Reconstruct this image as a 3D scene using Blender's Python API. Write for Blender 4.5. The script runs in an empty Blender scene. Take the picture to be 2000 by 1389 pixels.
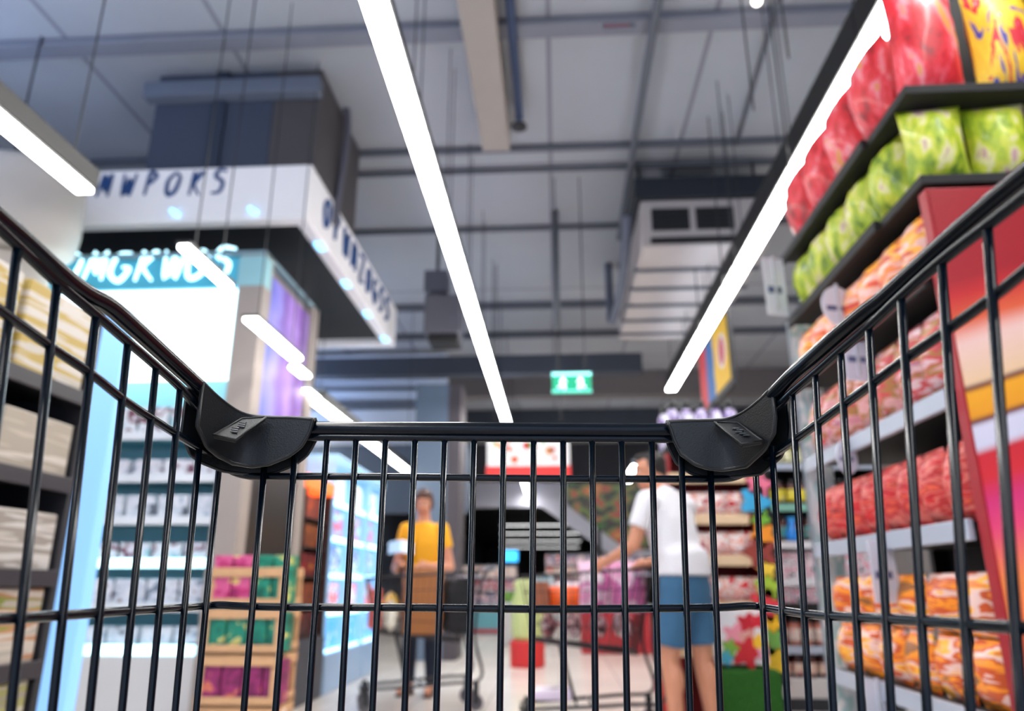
import bpy, bmesh, math, random
from mathutils import Vector, Matrix, Euler, noise
random.seed(7)
SC = bpy.context.scene
COL = SC.collection
PI = math.pi
# ------------------------------------------------------------------ camera, world, exposure
F = 1450.0; TH = math.radians(17.28); PSI = math.radians(3.39); CZ = 0.92
cam_d = bpy.data.cameras.new('camera'); cam = bpy.data.objects.new('camera', cam_d); COL.objects.link(cam)
cam_d.sensor_width = 36.0; cam_d.lens = F/2000*36.0
cam_d.clip_start = 0.02; cam_d.clip_end = 200
cam.location = (0, 0, CZ); cam.rotation_euler = (PI/2+TH, 0, PSI)
cam_d.dof.use_dof = True; cam_d.dof.focus_distance = 0.60; cam_d.dof.aperture_fstop = 4.6
SC.camera = cam
w = bpy.data.worlds.new('world'); SC.world = w; w.use_nodes = True
w.node_tree.nodes['Background'].inputs[0].default_value = (0.62, 0.74, 1.0, 1)
w.node_tree.nodes['Background'].inputs[1].default_value = 1.2
SC.view_settings.view_transform = 'Standard'; SC.view_settings.look = 'None'
SC.view_settings.gamma = 1.0; SC.view_settings.use_curve_mapping = False
SC.view_settings.exposure = 0.35
STRIP = 34.0        # strength of the ceiling lamps
SC.cycles.max_bounces = 6; SC.cycles.diffuse_bounces = 3; SC.cycles.glossy_bounces = 3
SC.cycles.sample_clamp_indirect = 6.0; SC.cycles.caustics_reflective = False; SC.cycles.caustics_refractive = False

# ------------------------------------------------------------------ measuring: pixel of the photo -> point
def ray(u, v):
    x = (u-1000)/F; y = -(v-694.5)/F
    xc, yc, zc = x, math.cos(TH)-y*math.sin(TH), math.sin(TH)+y*math.cos(TH)
    return Vector((xc, yc, zc))
def PC(u, v, y):                      # point in the cart's own frame on its plane y
    r = ray(u, v); return r*(y/r.y)+Vector((0, 0, CZ))
def W(u, v, X=None, Y=None, Z=None):  # point in the aisle frame
    r = ray(u, v); c, s = math.cos(PSI), math.sin(PSI)
    r = Vector((r.x*c-r.y*s, r.x*s+r.y*c, r.z))
    k = X/r.x if X is not None else (Y/r.y if Y is not None else (Z-CZ)/r.z)
    return r*k+Vector((0, 0, CZ))
# ------------------------------------------------------------------ materials
MATS = {}
def lin(c): return tuple((x/255/12.92 if x/255 <= .04045 else ((x/255+.055)/1.055)**2.4) for x in c)+(1,)
def mat(name, rgb, rough=.5, metal=0., emit=0., spec=.5, coat=0., ecol=None, var=0.0, vscale=6., bump=0., bscale=60., alpha=1., trans=0.):
    if name in MATS: return MATS[name]
    m = bpy.data.materials.new(name); m.use_nodes = True; nt = m.node_tree; b = nt.nodes['Principled BSDF']
    b.inputs['Base Color'].default_value = lin(rgb); b.inputs['Roughness'].default_value = rough
    b.inputs['Metallic'].default_value = metal; b.inputs['Specular IOR Level'].default_value = spec
    b.inputs['Coat Weight'].default_value = coat; b.inputs['Coat Roughness'].default_value = .12
    if trans: b.inputs['Transmission Weight'].default_value = trans; b.inputs['IOR'].default_value = 1.05
    if alpha < 1: b.inputs['Alpha'].default_value = alpha
    if emit:
        b.inputs['Emission Color'].default_value = lin(ecol or rgb); b.inputs['Emission Strength'].default_value = emit
    tc = nt.nodes.new('ShaderNodeTexCoord')
    n = nt.nodes.new('ShaderNodeTexNoise'); n.inputs['Scale'].default_value = vscale; n.inputs['Detail'].default_value = 4
    nt.links.new(tc.outputs['Object'], n.inputs['Vector'])
    hs = nt.nodes.new('ShaderNodeMapRange'); hs.inputs['To Min'].default_value = 1-max(var, .04); hs.inputs['To Max'].default_value = 1+max(var, .04)
    nt.links.new(n.outputs['Fac'], hs.inputs['Value'])
    mx = nt.nodes.new('ShaderNodeMix'); mx.data_type = 'RGBA'; mx.blend_type = 'MULTIPLY'; mx.inputs['Factor'].default_value = 1
    mx.inputs[6].default_value = lin(rgb); nt.links.new(hs.outputs[0], mx.inputs[7]); nt.links.new(mx.outputs[2], b.inputs['Base Color'])
    if bump:
        n2 = nt.nodes.new('ShaderNodeTexNoise'); n2.inputs['Scale'].default_value = bscale; nt.links.new(tc.outputs['Object'], n2.inputs['Vector'])
        bp = nt.nodes.new('ShaderNodeBump'); bp.inputs['Strength'].default_value = bump; bp.inputs['Distance'].default_value = .002
        nt.links.new(n2.outputs['Fac'], bp.inputs['Height']); nt.links.new(bp.outputs[0], b.inputs['Normal'])
    MATS[name] = m; return m
def printed(name, cols, scale=(9, 9, 9), rough=.35, detail=1.5, emit=0., coat=.0, dist=.25, rand=True, stops=None):
    """printed packaging: patches of flat ink in the given colours, a different cut of the pattern on each pack"""
    if name in MATS: return MATS[name]
    m = bpy.data.materials.new(name); m.use_nodes = True; nt = m.node_tree; b = nt.nodes['Principled BSDF']
    tc = nt.nodes.new('ShaderNodeTexCoord'); mp = nt.nodes.new('ShaderNodeMapping'); mp.inputs['Scale'].default_value = scale
    nt.links.new(tc.outputs['Object'], mp.inputs['Vector']); src = mp.outputs[0]
    if rand:
        oi = nt.nodes.new('ShaderNodeObjectInfo'); ml = nt.nodes.new('ShaderNodeMath'); ml.operation = 'MULTIPLY'; ml.inputs[1].default_value = 31
        nt.links.new(oi.outputs['Random'], ml.inputs[0]); va = nt.nodes.new('ShaderNodeVectorMath'); va.operation = 'ADD'
        nt.links.new(src, va.inputs[0]); nt.links.new(ml.outputs[0], va.inputs[1]); src = va.outputs[0]
    n = nt.nodes.new('ShaderNodeTexNoise'); n.inputs['Scale'].default_value = 1; n.inputs['Detail'].default_value = detail; n.inputs['Distortion'].default_value = dist
    nt.links.new(src, n.inputs['Vector'])
    cr = nt.nodes.new('ShaderNodeValToRGB'); cr.color_ramp.interpolation = 'CONSTANT'; k = len(cols)
    st = stops or [0]+[.36+.28*(i)/(max(k-2, 1)) for i in range(k-1)]
    el = cr.color_ramp.elements
    while len(el) < k: el.new(.5)
    for i in range(k): el[i].position = st[i]; el[i].color = lin(cols[i])
    nt.links.new(n.outputs['Fac'], cr.inputs[0]); nt.links.new(cr.outputs[0], b.inputs['Base Color'])
    b.inputs['Roughness'].default_value = rough; b.inputs['Coat Weight'].default_value = coat
    if emit: nt.links.new(cr.outputs[0], b.inputs['Emission Color']); b.inputs['Emission Strength'].default_value = emit
    MATS[name] = m; return m
def banded(name, axis, cols, lo, hi, rough=.5, wob=.05, wsc=2., emit=0., interp='CONSTANT', shear=0.):
    """a printed sheet with bands of ink across one of its own axes (the edges wave a little)"""
    if name in MATS: return MATS[name]
    m = bpy.data.materials.new(name); m.use_nodes = True; nt = m.node_tree; b = nt.nodes['Principled BSDF']
    tc = nt.nodes.new('ShaderNodeTexCoord'); sp = nt.nodes.new('ShaderNodeSeparateXYZ'); nt.links.new(tc.outputs['Object'], sp.inputs[0])
    n = nt.nodes.new('ShaderNodeTexNoise'); n.inputs['Scale'].default_value = wsc; n.inputs['Detail'].default_value = 1; nt.links.new(tc.outputs['Object'], n.inputs['Vector'])
    ma = nt.nodes.new('ShaderNodeMath'); ma.operation = 'MULTIPLY_ADD'; ma.inputs[1].default_value = wob*4; nt.links.new(n.outputs['Fac'], ma.inputs[0]); nt.links.new(sp.outputs[axis], ma.inputs[2])
    last = ma.outputs[0]
    if shear:
        ms = nt.nodes.new('ShaderNodeMath'); ms.operation = 'MULTIPLY_ADD'; ms.inputs[1].default_value = shear
        nt.links.new(sp.outputs[0 if axis != 0 else 2], ms.inputs[0]); nt.links.new(last, ms.inputs[2]); last = ms.outputs[0]
    mr = nt.nodes.new('ShaderNodeMapRange'); mr.inputs['From Min'].default_value = lo+wob*2; mr.inputs['From Max'].default_value = hi+wob*2
    nt.links.new(last, mr.inputs['Value']); cr = nt.nodes.new('ShaderNodeValToRGB'); cr.color_ramp.interpolation = interp; el = cr.color_ramp.elements
    while len(el) < len(cols): el.new(.5)
    for i, (p, c) in enumerate(cols): el[i].position = p; el[i].color = lin(c)
    nt.links.new(mr.outputs[0], cr.inputs[0]); nt.links.new(cr.outputs[0], b.inputs['Base Color']); b.inputs['Roughness'].default_value = rough
    if emit: nt.links.new(cr.outputs[0], b.inputs['Emission Color']); b.inputs['Emission Strength'].default_value = emit
    MATS[name] = m; return m
# ------------------------------------------------------------------ mesh building
class MB:
    def __init__(s): s.v = []; s.f = []
    def add(s, vs, fs):
        o = len(s.v); s.v += [tuple(v) for v in vs]; s.f += [tuple(i+o for i in f) for f in fs]; return s
    def box(s, lo, hi, rot=None, piv=None):
        x0, y0, z0 = lo; x1, y1, z1 = hi
        vs = [Vector(p) for p in ((x0,y0,z0),(x1,y0,z0),(x1,y1,z0),(x0,y1,z0),(x0,y0,z1),(x1,y0,z1),(x1,y1,z1),(x0,y1,z1))]
        if rot:
            R = Euler(rot).to_matrix(); c = Vector(piv) if piv else sum(vs, Vector())/8; vs = [R@(v-c)+c for v in vs]
        return s.add(vs, [(0,3,2,1),(4,5,6,7),(0,1,5,4),(1,2,6,5),(2,3,7,6),(3,0,4,7)])
    def cbox(s, c, d, rot=None): return s.box([c[i]-d[i]/2 for i in range(3)], [c[i]+d[i]/2 for i in range(3)], rot)
    def tube(s, pts, r, n=10, closed=False):
        pts = [Vector(p) for p in pts]; rs = r if isinstance(r, (list, tuple)) else [r]*len(pts)
        N = len(pts); vs = []; up = None
        for i, p in enumerate(pts):
            if closed: t = pts[(i+1) % N]-pts[i-1]
            else: t = pts[min(i+1, N-1)]-pts[max(i-1, 0)]
            t.normalize()
            if up is None: up = Vector((0, 0, 1)) if abs(t.z) < .9 else Vector((1, 0, 0))
            a = t.cross(up); a.normalize(); b = a.cross(t); up = b
            for k in range(n):
                an = 2*PI*k/n; vs.append(p+(a*math.cos(an)+b*math.sin(an))*rs[i])
        fs = []
        for i in range(N if closed else N-1):
            j = (i+1) % N
            for k in range(n): fs.append((i*n+k, i*n+(k+1) % n, j*n+(k+1) % n, j*n+k))
        if not closed: fs += [tuple(range(n))[::-1], tuple((N-1)*n+k for k in range(n))]
        return s.add(vs, fs)
    def lathe(s, prof, c=(0,0,0), n=20, sx=1., sy=1.):
        vs = []; fs = []
        for r, z in prof:
            for k in range(n): a = 2*PI*k/n; vs.append((c[0]+r*math.cos(a)*sx, c[1]+r*math.sin(a)*sy, c[2]+z))
        for i in range(len(prof)-1):
            for k in range(n): fs.append((i*n+k, i*n+(k+1) % n, (i+1)*n+(k+1) % n, (i+1)*n+k))
        fs += [tuple(range(n))[::-1], tuple((len(prof)-1)*n+k for k in range(n))]
        return s.add(vs, fs)
    def ell(s, c, r, n=16, m=10, rot=None):
        R = Euler(rot).to_matrix() if rot else Matrix.Identity(3); vs = []; fs = []
        for j in range(m+1):
            t = PI*j/m
            for k in range(n):
                a = 2*PI*k/n; p = Vector((math.sin(t)*math.cos(a)*r[0], math.sin(t)*math.sin(a)*r[1], -math.cos(t)*r[2])); vs.append(R@p+Vector(c))
        for j in range(m):
            for k in range(n): fs.append((j*n+k, j*n+(k+1) % n, (j+1)*n+(k+1) % n, (j+1)*n+k))
        return s.add(vs, fs)
    def prism(s, poly, ext):           # poly: list of 3D points, ext: offset vector
        n = len(poly); e = Vector(ext); vs = [Vector(p) for p in poly]+[Vector(p)+e for p in poly]
        return s.add(vs, [tuple(range(n))[::-1], tuple(range(n, 2*n))]+[(i, (i+1) % n, n+(i+1) % n, n+i) for i in range(n)])
    def grid(s, rows, close=False):
        m = len(rows); n = len(rows[0]); vs = [p for r in rows for p in r]; fs = []
        for i in range(m-1):
            for k in range(n if close else n-1): fs.append((i*n+k, i*n+(k+1) % n, (i+1)*n+(k+1) % n, (i+1)*n+k))
        return s.add(vs, fs)
    def build(s, name, m, parent=None, smooth=False, bevel=0., solid=0., sub=0, remesh=0., off=-1, segs=2):
        me = bpy.data.meshes.new(name); me.from_pydata(s.v, [], s.f); me.validate()
        bm = bmesh.new(); bm.from_mesh(me)
        if remesh or sub: bmesh.ops.remove_doubles(bm, verts=bm.verts, dist=1e-5)
        bmesh.ops.recalc_face_normals(bm, faces=bm.faces); bm.to_mesh(me); bm.free()
        me.materials.append(m); o = bpy.data.objects.new(name, me); COL.objects.link(o)
        if smooth: me.polygons.foreach_set('use_smooth', [True]*len(me.polygons))
        if parent: o.parent = parent
        if solid: d = o.modifiers.new('s', 'SOLIDIFY'); d.thickness = solid; d.offset = off
        if remesh:
            d = o.modifiers.new('r', 'REMESH'); d.mode = 'VOXEL'; d.voxel_size = remesh; d.use_smooth_shade = True
            d = o.modifiers.new('sm', 'SMOOTH'); d.iterations = 4; d.factor = .6
        if bevel: d = o.modifiers.new('b', 'BEVEL'); d.width = bevel; d.segments = segs; d.limit_method = 'ANGLE'
        if sub: d = o.modifiers.new('u', 'SUBSURF'); d.levels = sub; d.render_levels = sub
        return o
def empty(name, loc=(0,0,0), rz=0.):
    o = bpy.data.objects.new(name, None); COL.objects.link(o); o.location = loc; o.rotation_euler.z = rz; o.empty_display_size = .1; return o
def tag(o, label=None, cat=None, group=None, kind=None):
    if label: o['label'] = label
    if cat: o['category'] = cat
    if group: o['group'] = group
    if kind: o['kind'] = kind
    return o
def copy_tree(o, parent=None):
    c = o.copy(); COL.objects.link(c); c.parent = parent
    for ch in list(o.children): copy_tree(ch, c)
    return c
def place(proto, used, loc, rz, label, cat, group):
    o = copy_tree(proto) if used[0] else proto
    used[0] = True; o.location = loc; o.rotation_euler.z = rz; tag(o, label, cat, group); return o
def struct(o): o['kind'] = 'structure'; return o
def bez(pts, k=6):                      # smooth curve through the points
    P = [Vector(p) for p in pts]; out = []
    for i in range(len(P)-1):
        a = P[max(i-1, 0)]; b = P[i]; c = P[i+1]; d = P[min(i+2, len(P)-1)]
        for j in range(k):
            t = j/k; out.append(.5*((2*b)+(c-a)*t+(2*a-5*b+4*c-d)*t*t+(3*b-a-3*c+d)*t**3))
    return out+[P[-1]]
# ------------------------------------------------------------------ shared materials
black_wire = mat('black_paint', (3, 12, 22), rough=.2, coat=.0, spec=.28)
black_plastic = mat('black_plastic', (9, 13, 17), rough=.42, bump=.15, bscale=900)
dark = mat('dark_steel', (26, 28, 33), rough=.5)
steel = mat('grey_shelf_metal', (176, 184, 198), rough=.35, metal=.2)
white = mat('white_board', (232, 232, 236), rough=.5)
lampw = mat('lamp_diffuser', (255, 252, 246), emit=STRIP, ecol=(255, 253, 250))
# ------------------------------------------------------------------ room
def tiles(name, c1, c2, sx, sy, rough, gap=.006, coat=0.):
    m = bpy.data.materials.new(name); m.use_nodes = True; nt = m.node_tree; b = nt.nodes['Principled BSDF']
    tc = nt.nodes.new('ShaderNodeTexCoord'); br = nt.nodes.new('ShaderNodeTexBrick'); br.offset = 0
    br.inputs['Color1'].default_value = lin(c1); br.inputs['Color2'].default_value = lin([x*.97 for x in c1]); br.inputs['Mortar'].default_value = lin(c2)
    br.inputs['Scale'].default_value = 1; br.inputs['Mortar Size'].default_value = gap; br.inputs['Brick Width'].default_value = sx; br.inputs['Row Height'].default_value = sy
    nt.links.new(tc.outputs['Object'], br.inputs['Vector']); n = nt.nodes.new('ShaderNodeTexNoise'); n.inputs['Scale'].default_value = .9; n.inputs['Detail'].default_value = 6
    nt.links.new(tc.outputs['Object'], n.inputs['Vector']); mr = nt.nodes.new('ShaderNodeMapRange'); mr.inputs['To Min'].default_value = .86; mr.inputs['To Max'].default_value = 1.12
    nt.links.new(n.outputs['Fac'], mr.inputs['Value']); mx = nt.nodes.new('ShaderNodeMix'); mx.data_type = 'RGBA'; mx.blend_type = 'MULTIPLY'; mx.inputs['Factor'].default_value = 1
    nt.links.new(br.outputs['Color'], mx.inputs[6]); nt.links.new(mr.outputs[0], mx.inputs[7]); nt.links.new(mx.outputs[2], b.inputs['Base Color'])
    b.inputs['Roughness'].default_value = rough; return m
floor_m = tiles('floor_tiles', (230, 221, 211), (184, 176, 168), .6, .6, .22)
ceil_m = tiles('ceiling_panels', (160, 163, 170), (120, 121, 130), 1.25, 3.3, .8, .02)
struct(MB().box((-5.6, -5, -.1), (5.6, 62, 0)).build('floor', floor_m))
struct(MB().box((-5.6, -5, 5.0), (5.6, 22.2, 5.15)).build('ceiling', ceil_m))
wall_m = mat('slate_wall', (96, 108, 128), rough=.8, var=.1)
struct(MB().box((-5.75, -5, 0), (-5.6, 62, 5.1)).build('wall_left', wall_m))
struct(MB().box((5.6, -5, 0), (5.75, 62, 5.1)).build('wall_right', mat('taupe_wall', (120, 114, 114), rough=.8, var=.1)))
struct(MB().box((-5.6, 61, 0), (5.6, 61.2, 4)).build('wall_back', mat('far_wall', (120, 122, 128), rough=.8)))
# far bulkhead with the lower hall behind it
struct(MB().box((-5.6, 22.0, 3.9), (5.6, 22.2, 5.0)).build('trim_1', mat('bulkhead_dark', (66, 66, 72), rough=.8)))
struct(MB().box((-5.6, 22.2, 3.9), (5.6, 61, 4.0)).build('trim_2', mat('hall_ceiling', (40, 43, 50), rough=.8)))
lil = mat('lilac_grey_beam', (188, 188, 202), rough=.7)
p0, p1 = W(900, 942, Y=21.7), W(1062, 990, Y=21.7)
struct(MB().box((p0.x-2.2, 21.7, p1.z), (p1.x, 22.0, p0.z)).build('trim_3', lil))
q = [W(1058, 942, Y=21.6), W(1120, 942, Y=21.6), W(1300, 1085, Y=21.6), W(1205, 1092, Y=21.6), W(1058, 990, Y=21.6)]
struct(MB().prism(q, (0, .4, 0)).build('trim_4', lil))
# ceiling: cross beams, conduit, cable tray
beam_m = mat('conduit_grey', (92, 95, 104), rough=.6); tray_m = mat('tray_grey', (118, 120, 132), rough=.6)
nt_ = 5
for v, hh, ww, m_ in ((60, .07, .16, tray_m), (295, .06, .06, beam_m), (337, .05, .05, beam_m), (450, .06, .06, beam_m), (598, .10, .10, beam_m), (655, .1, .1, beam_m)):
    y = W(1000, v, Z=4.95).y
    struct(MB().box((-5.5, y-ww/2, 5.0-hh), (5.5, y+ww/2, 5.0)).build('trim_%d' % nt_, m_, bevel=.01)); nt_ += 1
slate = mat('slate_beam', (62, 68, 80), rough=.7)
struct(MB().box((-5.5, 11.0, 4.06), (1.35, 11.25, 4.36)).build('trim_%d' % nt_, slate, bevel=.01)); nt_ += 1
for (y, z0, z1, m_) in ((14.2, 4.5, 5.0, mat('beam_taupe', (118, 113, 114), rough=.8)), (17.5, 4.45, 5.0, slate), (19.4, 4.72, 4.95, lil)):
    struct(MB().box((-5.5, y, z0), (5.5, y+.35, z1)).build('trim_%d' % nt_, m_, bevel=.01)); nt_ += 1
# left upper bulkhead behind the coolers (pale panels with conduits)
pale = mat('pale_blue_panel', (214, 222, 238), rough=.7)
struct(MB().box((-5.5, 12.6, 3.25), (-1.9, 12.8, 4.9)).build('wall_bulkhead', pale))
struct(MB().box((-5.5, 12.5, 2.1), (-1.5, 12.8, 3.25)).build('trim_%d' % nt_, mat('slate_blue', (84, 98, 118), rough=.7))); nt_ += 1
for k, v in enumerate((737, 762, 788, 798)):
    p = W(640, v, Y=12.5); z = p.z
    o = MB().tube([(-5.6, 12.5, z), (-2.3, 12.5, z)], .035).build('conduit', mat('conduit_slate', (70, 78, 92), rough=.6))
    tag(o, ['topmost', 'second highest', 'third highest', 'lowest'][k]+' dark conduit across the pale blue bulkhead panel', 'pipe', 'conduits on the pale bulkhead')
# ceiling services
o = MB().box((-.63, -2, 4.78), (-.37, W(975, 292, Z=4.8).y, 5.0)).build('ceiling_duct', mat('duct_beige', (158, 148, 140), rough=.7), bevel=.01)
tag(o, 'narrow beige grey duct boxed along the ceiling beside the centre light row', 'duct')
def pipe(name, pts, r, label, m=beam_m, cat='pipe'):
    return tag(MB().tube(pts, r, 10).build(name, m, smooth=True), label, cat)
e = empty('sprinkler_pipe', (-.27, 2, 4.9)); tag(e, 'slate blue sprinkler pipe ending in a dark nozzle under the ceiling', 'pipe')
yy = W(1010, 240, Z=4.8).y
MB().tube([(0, -4, 0), (0, yy-2, 0), (0, yy-2, -.1)], .035).build('pipe_run', mat('pipe_blue', (72, 84, 112), rough=.5), e, smooth=True)
MB().lathe([(.03, 0), (.07, -.03), (.07, -.05), (.02, -.08)], (0, yy-2, -.1)).build('nozzle', dark, e)
pipe('ceiling_pipe', [(.78, -2, 4.88), (.78, 5, 4.88), (.80, 8.1, 4.88)], .035, 'long grey ceiling pipe running straight to the air conditioner')
pipe('ceiling_pipe', [(1.52, -2, 4.9), (1.55, 3, 4.9), (1.75, 6.2, 4.9)], .02, 'thin grey ceiling pipe over the right light row')
q = [W(600, 0, Y=5.6), W(632, 85, Y=5.6), W(668, 170, Y=5.6), W(679, 240, Y=5.6), W(672, 310, Y=5.6), W(658, 400, Y=5.6), W(655, 440, Y=5.6)]
pipe('bent_pipe', bez(q), .032, 'thick grey pipe bending down beside the dark blue duct box', mat('bent_pipe_grey', (92, 92, 104), rough=.6))
# suspended box beside the centre light row
e = empty('hanging_speaker', tuple(W(868, 600, Y=8.0))); tag(e, 'dark grey square speaker box hanging left of the centre light row', 'speaker')
MB().cbox((0, 0, -.15), (.40, .4, .46)).build('cabinet', mat('box_grey', (98, 98, 106), rough=.7), e, bevel=.02)
MB().cbox((.02, -.02, -.43), (.34, .34, .10)).build('grille', mat('near_black', (14, 14, 17), rough=.6), e, bevel=.02)
MB().cbox((-.1, .05, .3), (.27, .27, .27)).build('mounting_box', mat('box_grey2', (92, 94, 106), rough=.7), e, bevel=.01)
MB().tube([(-.1, .05, .4), (-.1, .05, 5.0-e.location.z)], .02).build('rod', dark, e)
# air conditioner
AX0, AX1, AY0, AY1 = .86, 2.05, 6.5, 9.3
e = empty('air_conditioner', (AX0, AY0, 4.0)); tag(e, 'beige ceiling air conditioner with two dark intake openings on the front', 'air conditioner')
acm = mat('ac_beige', (176, 168, 166), rough=.6)
MB().box((0, 0, 0), (AX1-AX0, AY1-AY0, .50)).build('casing', acm, e, bevel=.02)
for i in range(2):
    f = MB().box((.10+.42*i, -.02, .17), (.46+.42*i, .02, .40)).build('intake', mat('near_black', (14, 14, 17)), e, bevel=.01)
    s_ = MB()
    for k in range(4): s_.box((.12+.42*i, -.03, .20+.05*k), (.44+.42*i, -.02, .21+.05*k))
    s_.build('louvre', dark, f)
MB().box((.08, -.02, .03), (.92, .01, .09)).build('drain_slot', mat('near_black', (14, 14, 17)), e)
MB().box((-.05, -.05, .5), (1.25, 1.2, .72)).build('shadow_slab', mat('ac_shadow_dark', (22, 28, 38), rough=.6), e, bevel=.01)  # dark slab standing in for the shadow above the casing
s_ = MB()
for k in range(5): s_.box((-.03, .5+k*.5, -.03), (AX1-AX0+.03, .54+k*.5, .0))
s_.build('bracket', beam_m, e)
for x in (.02, 1.15):
    for y in (.15, 2.6): MB().tube([(x, y, .5), (x, y, 1.0)], .015).build('hanger', dark, e)
pts = [(AX0-.12, 6.6, 4.4), (AX0-.12, 6.9, 4.15), (AX0-.1, 7.8, 4.1), (AX0-.12, 8.9, 4.12), (AX0-.12, 9.1, 4.5), (AX0-.12, 9.1, 5.0)]
o = pipe('refrigerant_pipe', bez(pts)+[], .05, 'insulated blue grey pipe along the side of the air conditioner', mat('pipe_slate', (90, 96, 112), rough=.7))
# dark duct box over the canopy
a, b_ = W(288, 298, Y=5.05), W(612, 298, Y=5.0)
e = empty('duct_box', (a.x, 5.05, 4.09)); tag(e, 'large slate blue duct box rising from the white canopy to the ceiling', 'duct'); wd = b_.x-a.x
MB().box((0, 0, 0), (wd*.72, 1.2, .905)).build('casing', mat('duct_blue', (58, 66, 84), rough=.7), e, bevel=.01)
MB().box((wd*.36, -.03, .0), (wd*.44, .0, .9)).build('seam_strip', mat('duct_blue_dark', (40, 50, 68), rough=.7), e)
MB().box((wd*.72, 0, 0), (wd, 1.2, .905)).build('end_panel', mat('duct_brown', (74, 70, 72), rough=.7), e, bevel=.01)
MB().box((-.05, -.12, .62), (wd+.02, -.0, .76)).build('cable_tray', mat('duct_band', (98, 106, 122), rough=.6), e, bevel=.01)
# ------------------------------------------------------------------ lamps
def lamp(name, x, y0, y1, z, wdt, hh, label, group, cables=True, up=4.5, dm=None):
    e = empty(name, (x, y0, z)); tag(e, label, 'ceiling light', group); L = y1-y0
    MB().box((-wdt/2-.012, .0, .012), (wdt/2+.012, L-.004, hh)).build('housing', mat('lamp_housing', (8, 8, 9), rough=.5), e, bevel=.004)
    MB().box((-wdt/2, .008, -.012), (wdt/2, L-.012, .012)).build('diffuser', dm or lampw, e, bevel=.004)
    if cables:
        for yy in (.12, L-.12):
            Y = y0+yy; tp = 5.0
            if x > 1 and 6.4 < Y < 9.4: tp = 4.0
            if x < -1.7 and 4.95 < Y < 8.25: tp = 3.62
            MB().tube([(0, yy, hh), (0, yy, tp-z)], .004, 6).build('cable', dark, e)
    if up: MB().box((-wdt/2, .02, hh), (wdt/2, L-.02, hh+.006)).build('added_uplight', mat('added_uplight_glow_%d' % up, (225, 238, 255) if up < 10 else (186, 212, 255), emit=up), e)  # glowing sheet added on the housing to brighten the ceiling
    return e
ZL = 3.42; y = 3.66-1.33*6
k = 0
while y < 21:
    xm = -.775 if y < 12 else -.8
    lamp('strip_light', xm, y, y+1.33, ZL, .115, .07, 'white glowing strip lamp, one length of the long centre light row', 'centre row strip lamps'); y += 1.33
y = 9.7-1.33*9
while y < 9.6:
    lamp('strip_light', 1.55, y, y+1.33, ZL, .12, .20, 'white glowing strip lamp with tall black housing in the row above the right shelves', 'right row strip lamps'); y += 1.33
for y in (16.2, 18.4): lamp('strip_light', 1.75, y, y+1.1, ZL, .2, .1, 'short white strip lamp seen past the shoulder of the person in white', 'far right strip lamps')
segs = [((-160, 105), (170, 377), 'long white strip lamp with black housing passing the end of the canopy'), ((340, 480), (462, 562), 'white strip lamp hanging before the teal sign box'), ((497, 622), (572, 702), 'white strip lamp hanging before the purple poster'),
        ((572, 716), (600, 736), 'shortest white strip lamp just beyond the purple poster one'), ((592, 762), (624, 780), 'short white strip lamp beside the kiosk end column'), ((618, 783), (796, 922), 'long white strip lamp crossing behind the cart rail left of centre')]
for i, (a, b_, lb) in enumerate(segs):
    A = W(*a, Z=2.5); B = W(*b_, Z=2.5); x = (A.x+B.x)/2 if i != 0 else B.x
    lamp('strip_light', x, max(A.y, -2), B.y, 2.5, (.07, .055, .09, .08, .07, .12)[i], .10 if i in (0, 5) else .03, lb, None, True, 3.0, mat('low_lamp_diffuser', (255, 252, 246), emit=12.))
for y in (-1.6, .4, 2.4): lamp('strip_light', -4.6, y, y+1.9, 3.42, .14, .08, 'unseen cool strip lamp added beyond the left shelves to brighten the ceiling', 'added left fill lamps, near', True, 34.0)  # added lamps out of view, giving the left ceiling a bluish fill
for y in (5.6, 7.6, 9.4, 10.9):
    if y > 9: lamp('strip_light', -4.25, y, y+1.3, 3.42, .12, .08, 'unseen white strip lamp added behind the kiosk to light the pale bulkhead', 'added bulkhead fill lamps', True, 46.0)  # added lamp hidden by the kiosk, brightens the pale bulkhead
    lamp('strip_light', 4.2, y, y+1.4, ZL, .12, .08, 'unseen white strip lamp added behind the jar shelves as fill light', 'added right fill lamps')  # added lamp out of sight, fills the ceiling and right wall
for i, v in enumerate((1027, 1043, 1058, 1070)):
    A = W(978, v, Z=3.42); B = W(1142-i*4, v, Z=3.42)
    e = empty('cross_lamp', (A.x, A.y, 3.42)); tag(e, 'white tube lamp hung across the far dark hall', 'ceiling light', 'far hall tube lamps')
    MB().box((0, 0, 0), (B.x-A.x, .07, .02)).build('diffuser', mat('far_lamp', (255, 255, 255), emit=3.0), e)
    MB().box((-.1, -.02, .03), (B.x-A.x+.1, .12, .10)).build('housing', dark, e)
    MB().tube([(.2, .05, .1), (.2, .05, .48)], .02, 6).build('cable', dark, e)

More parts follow.
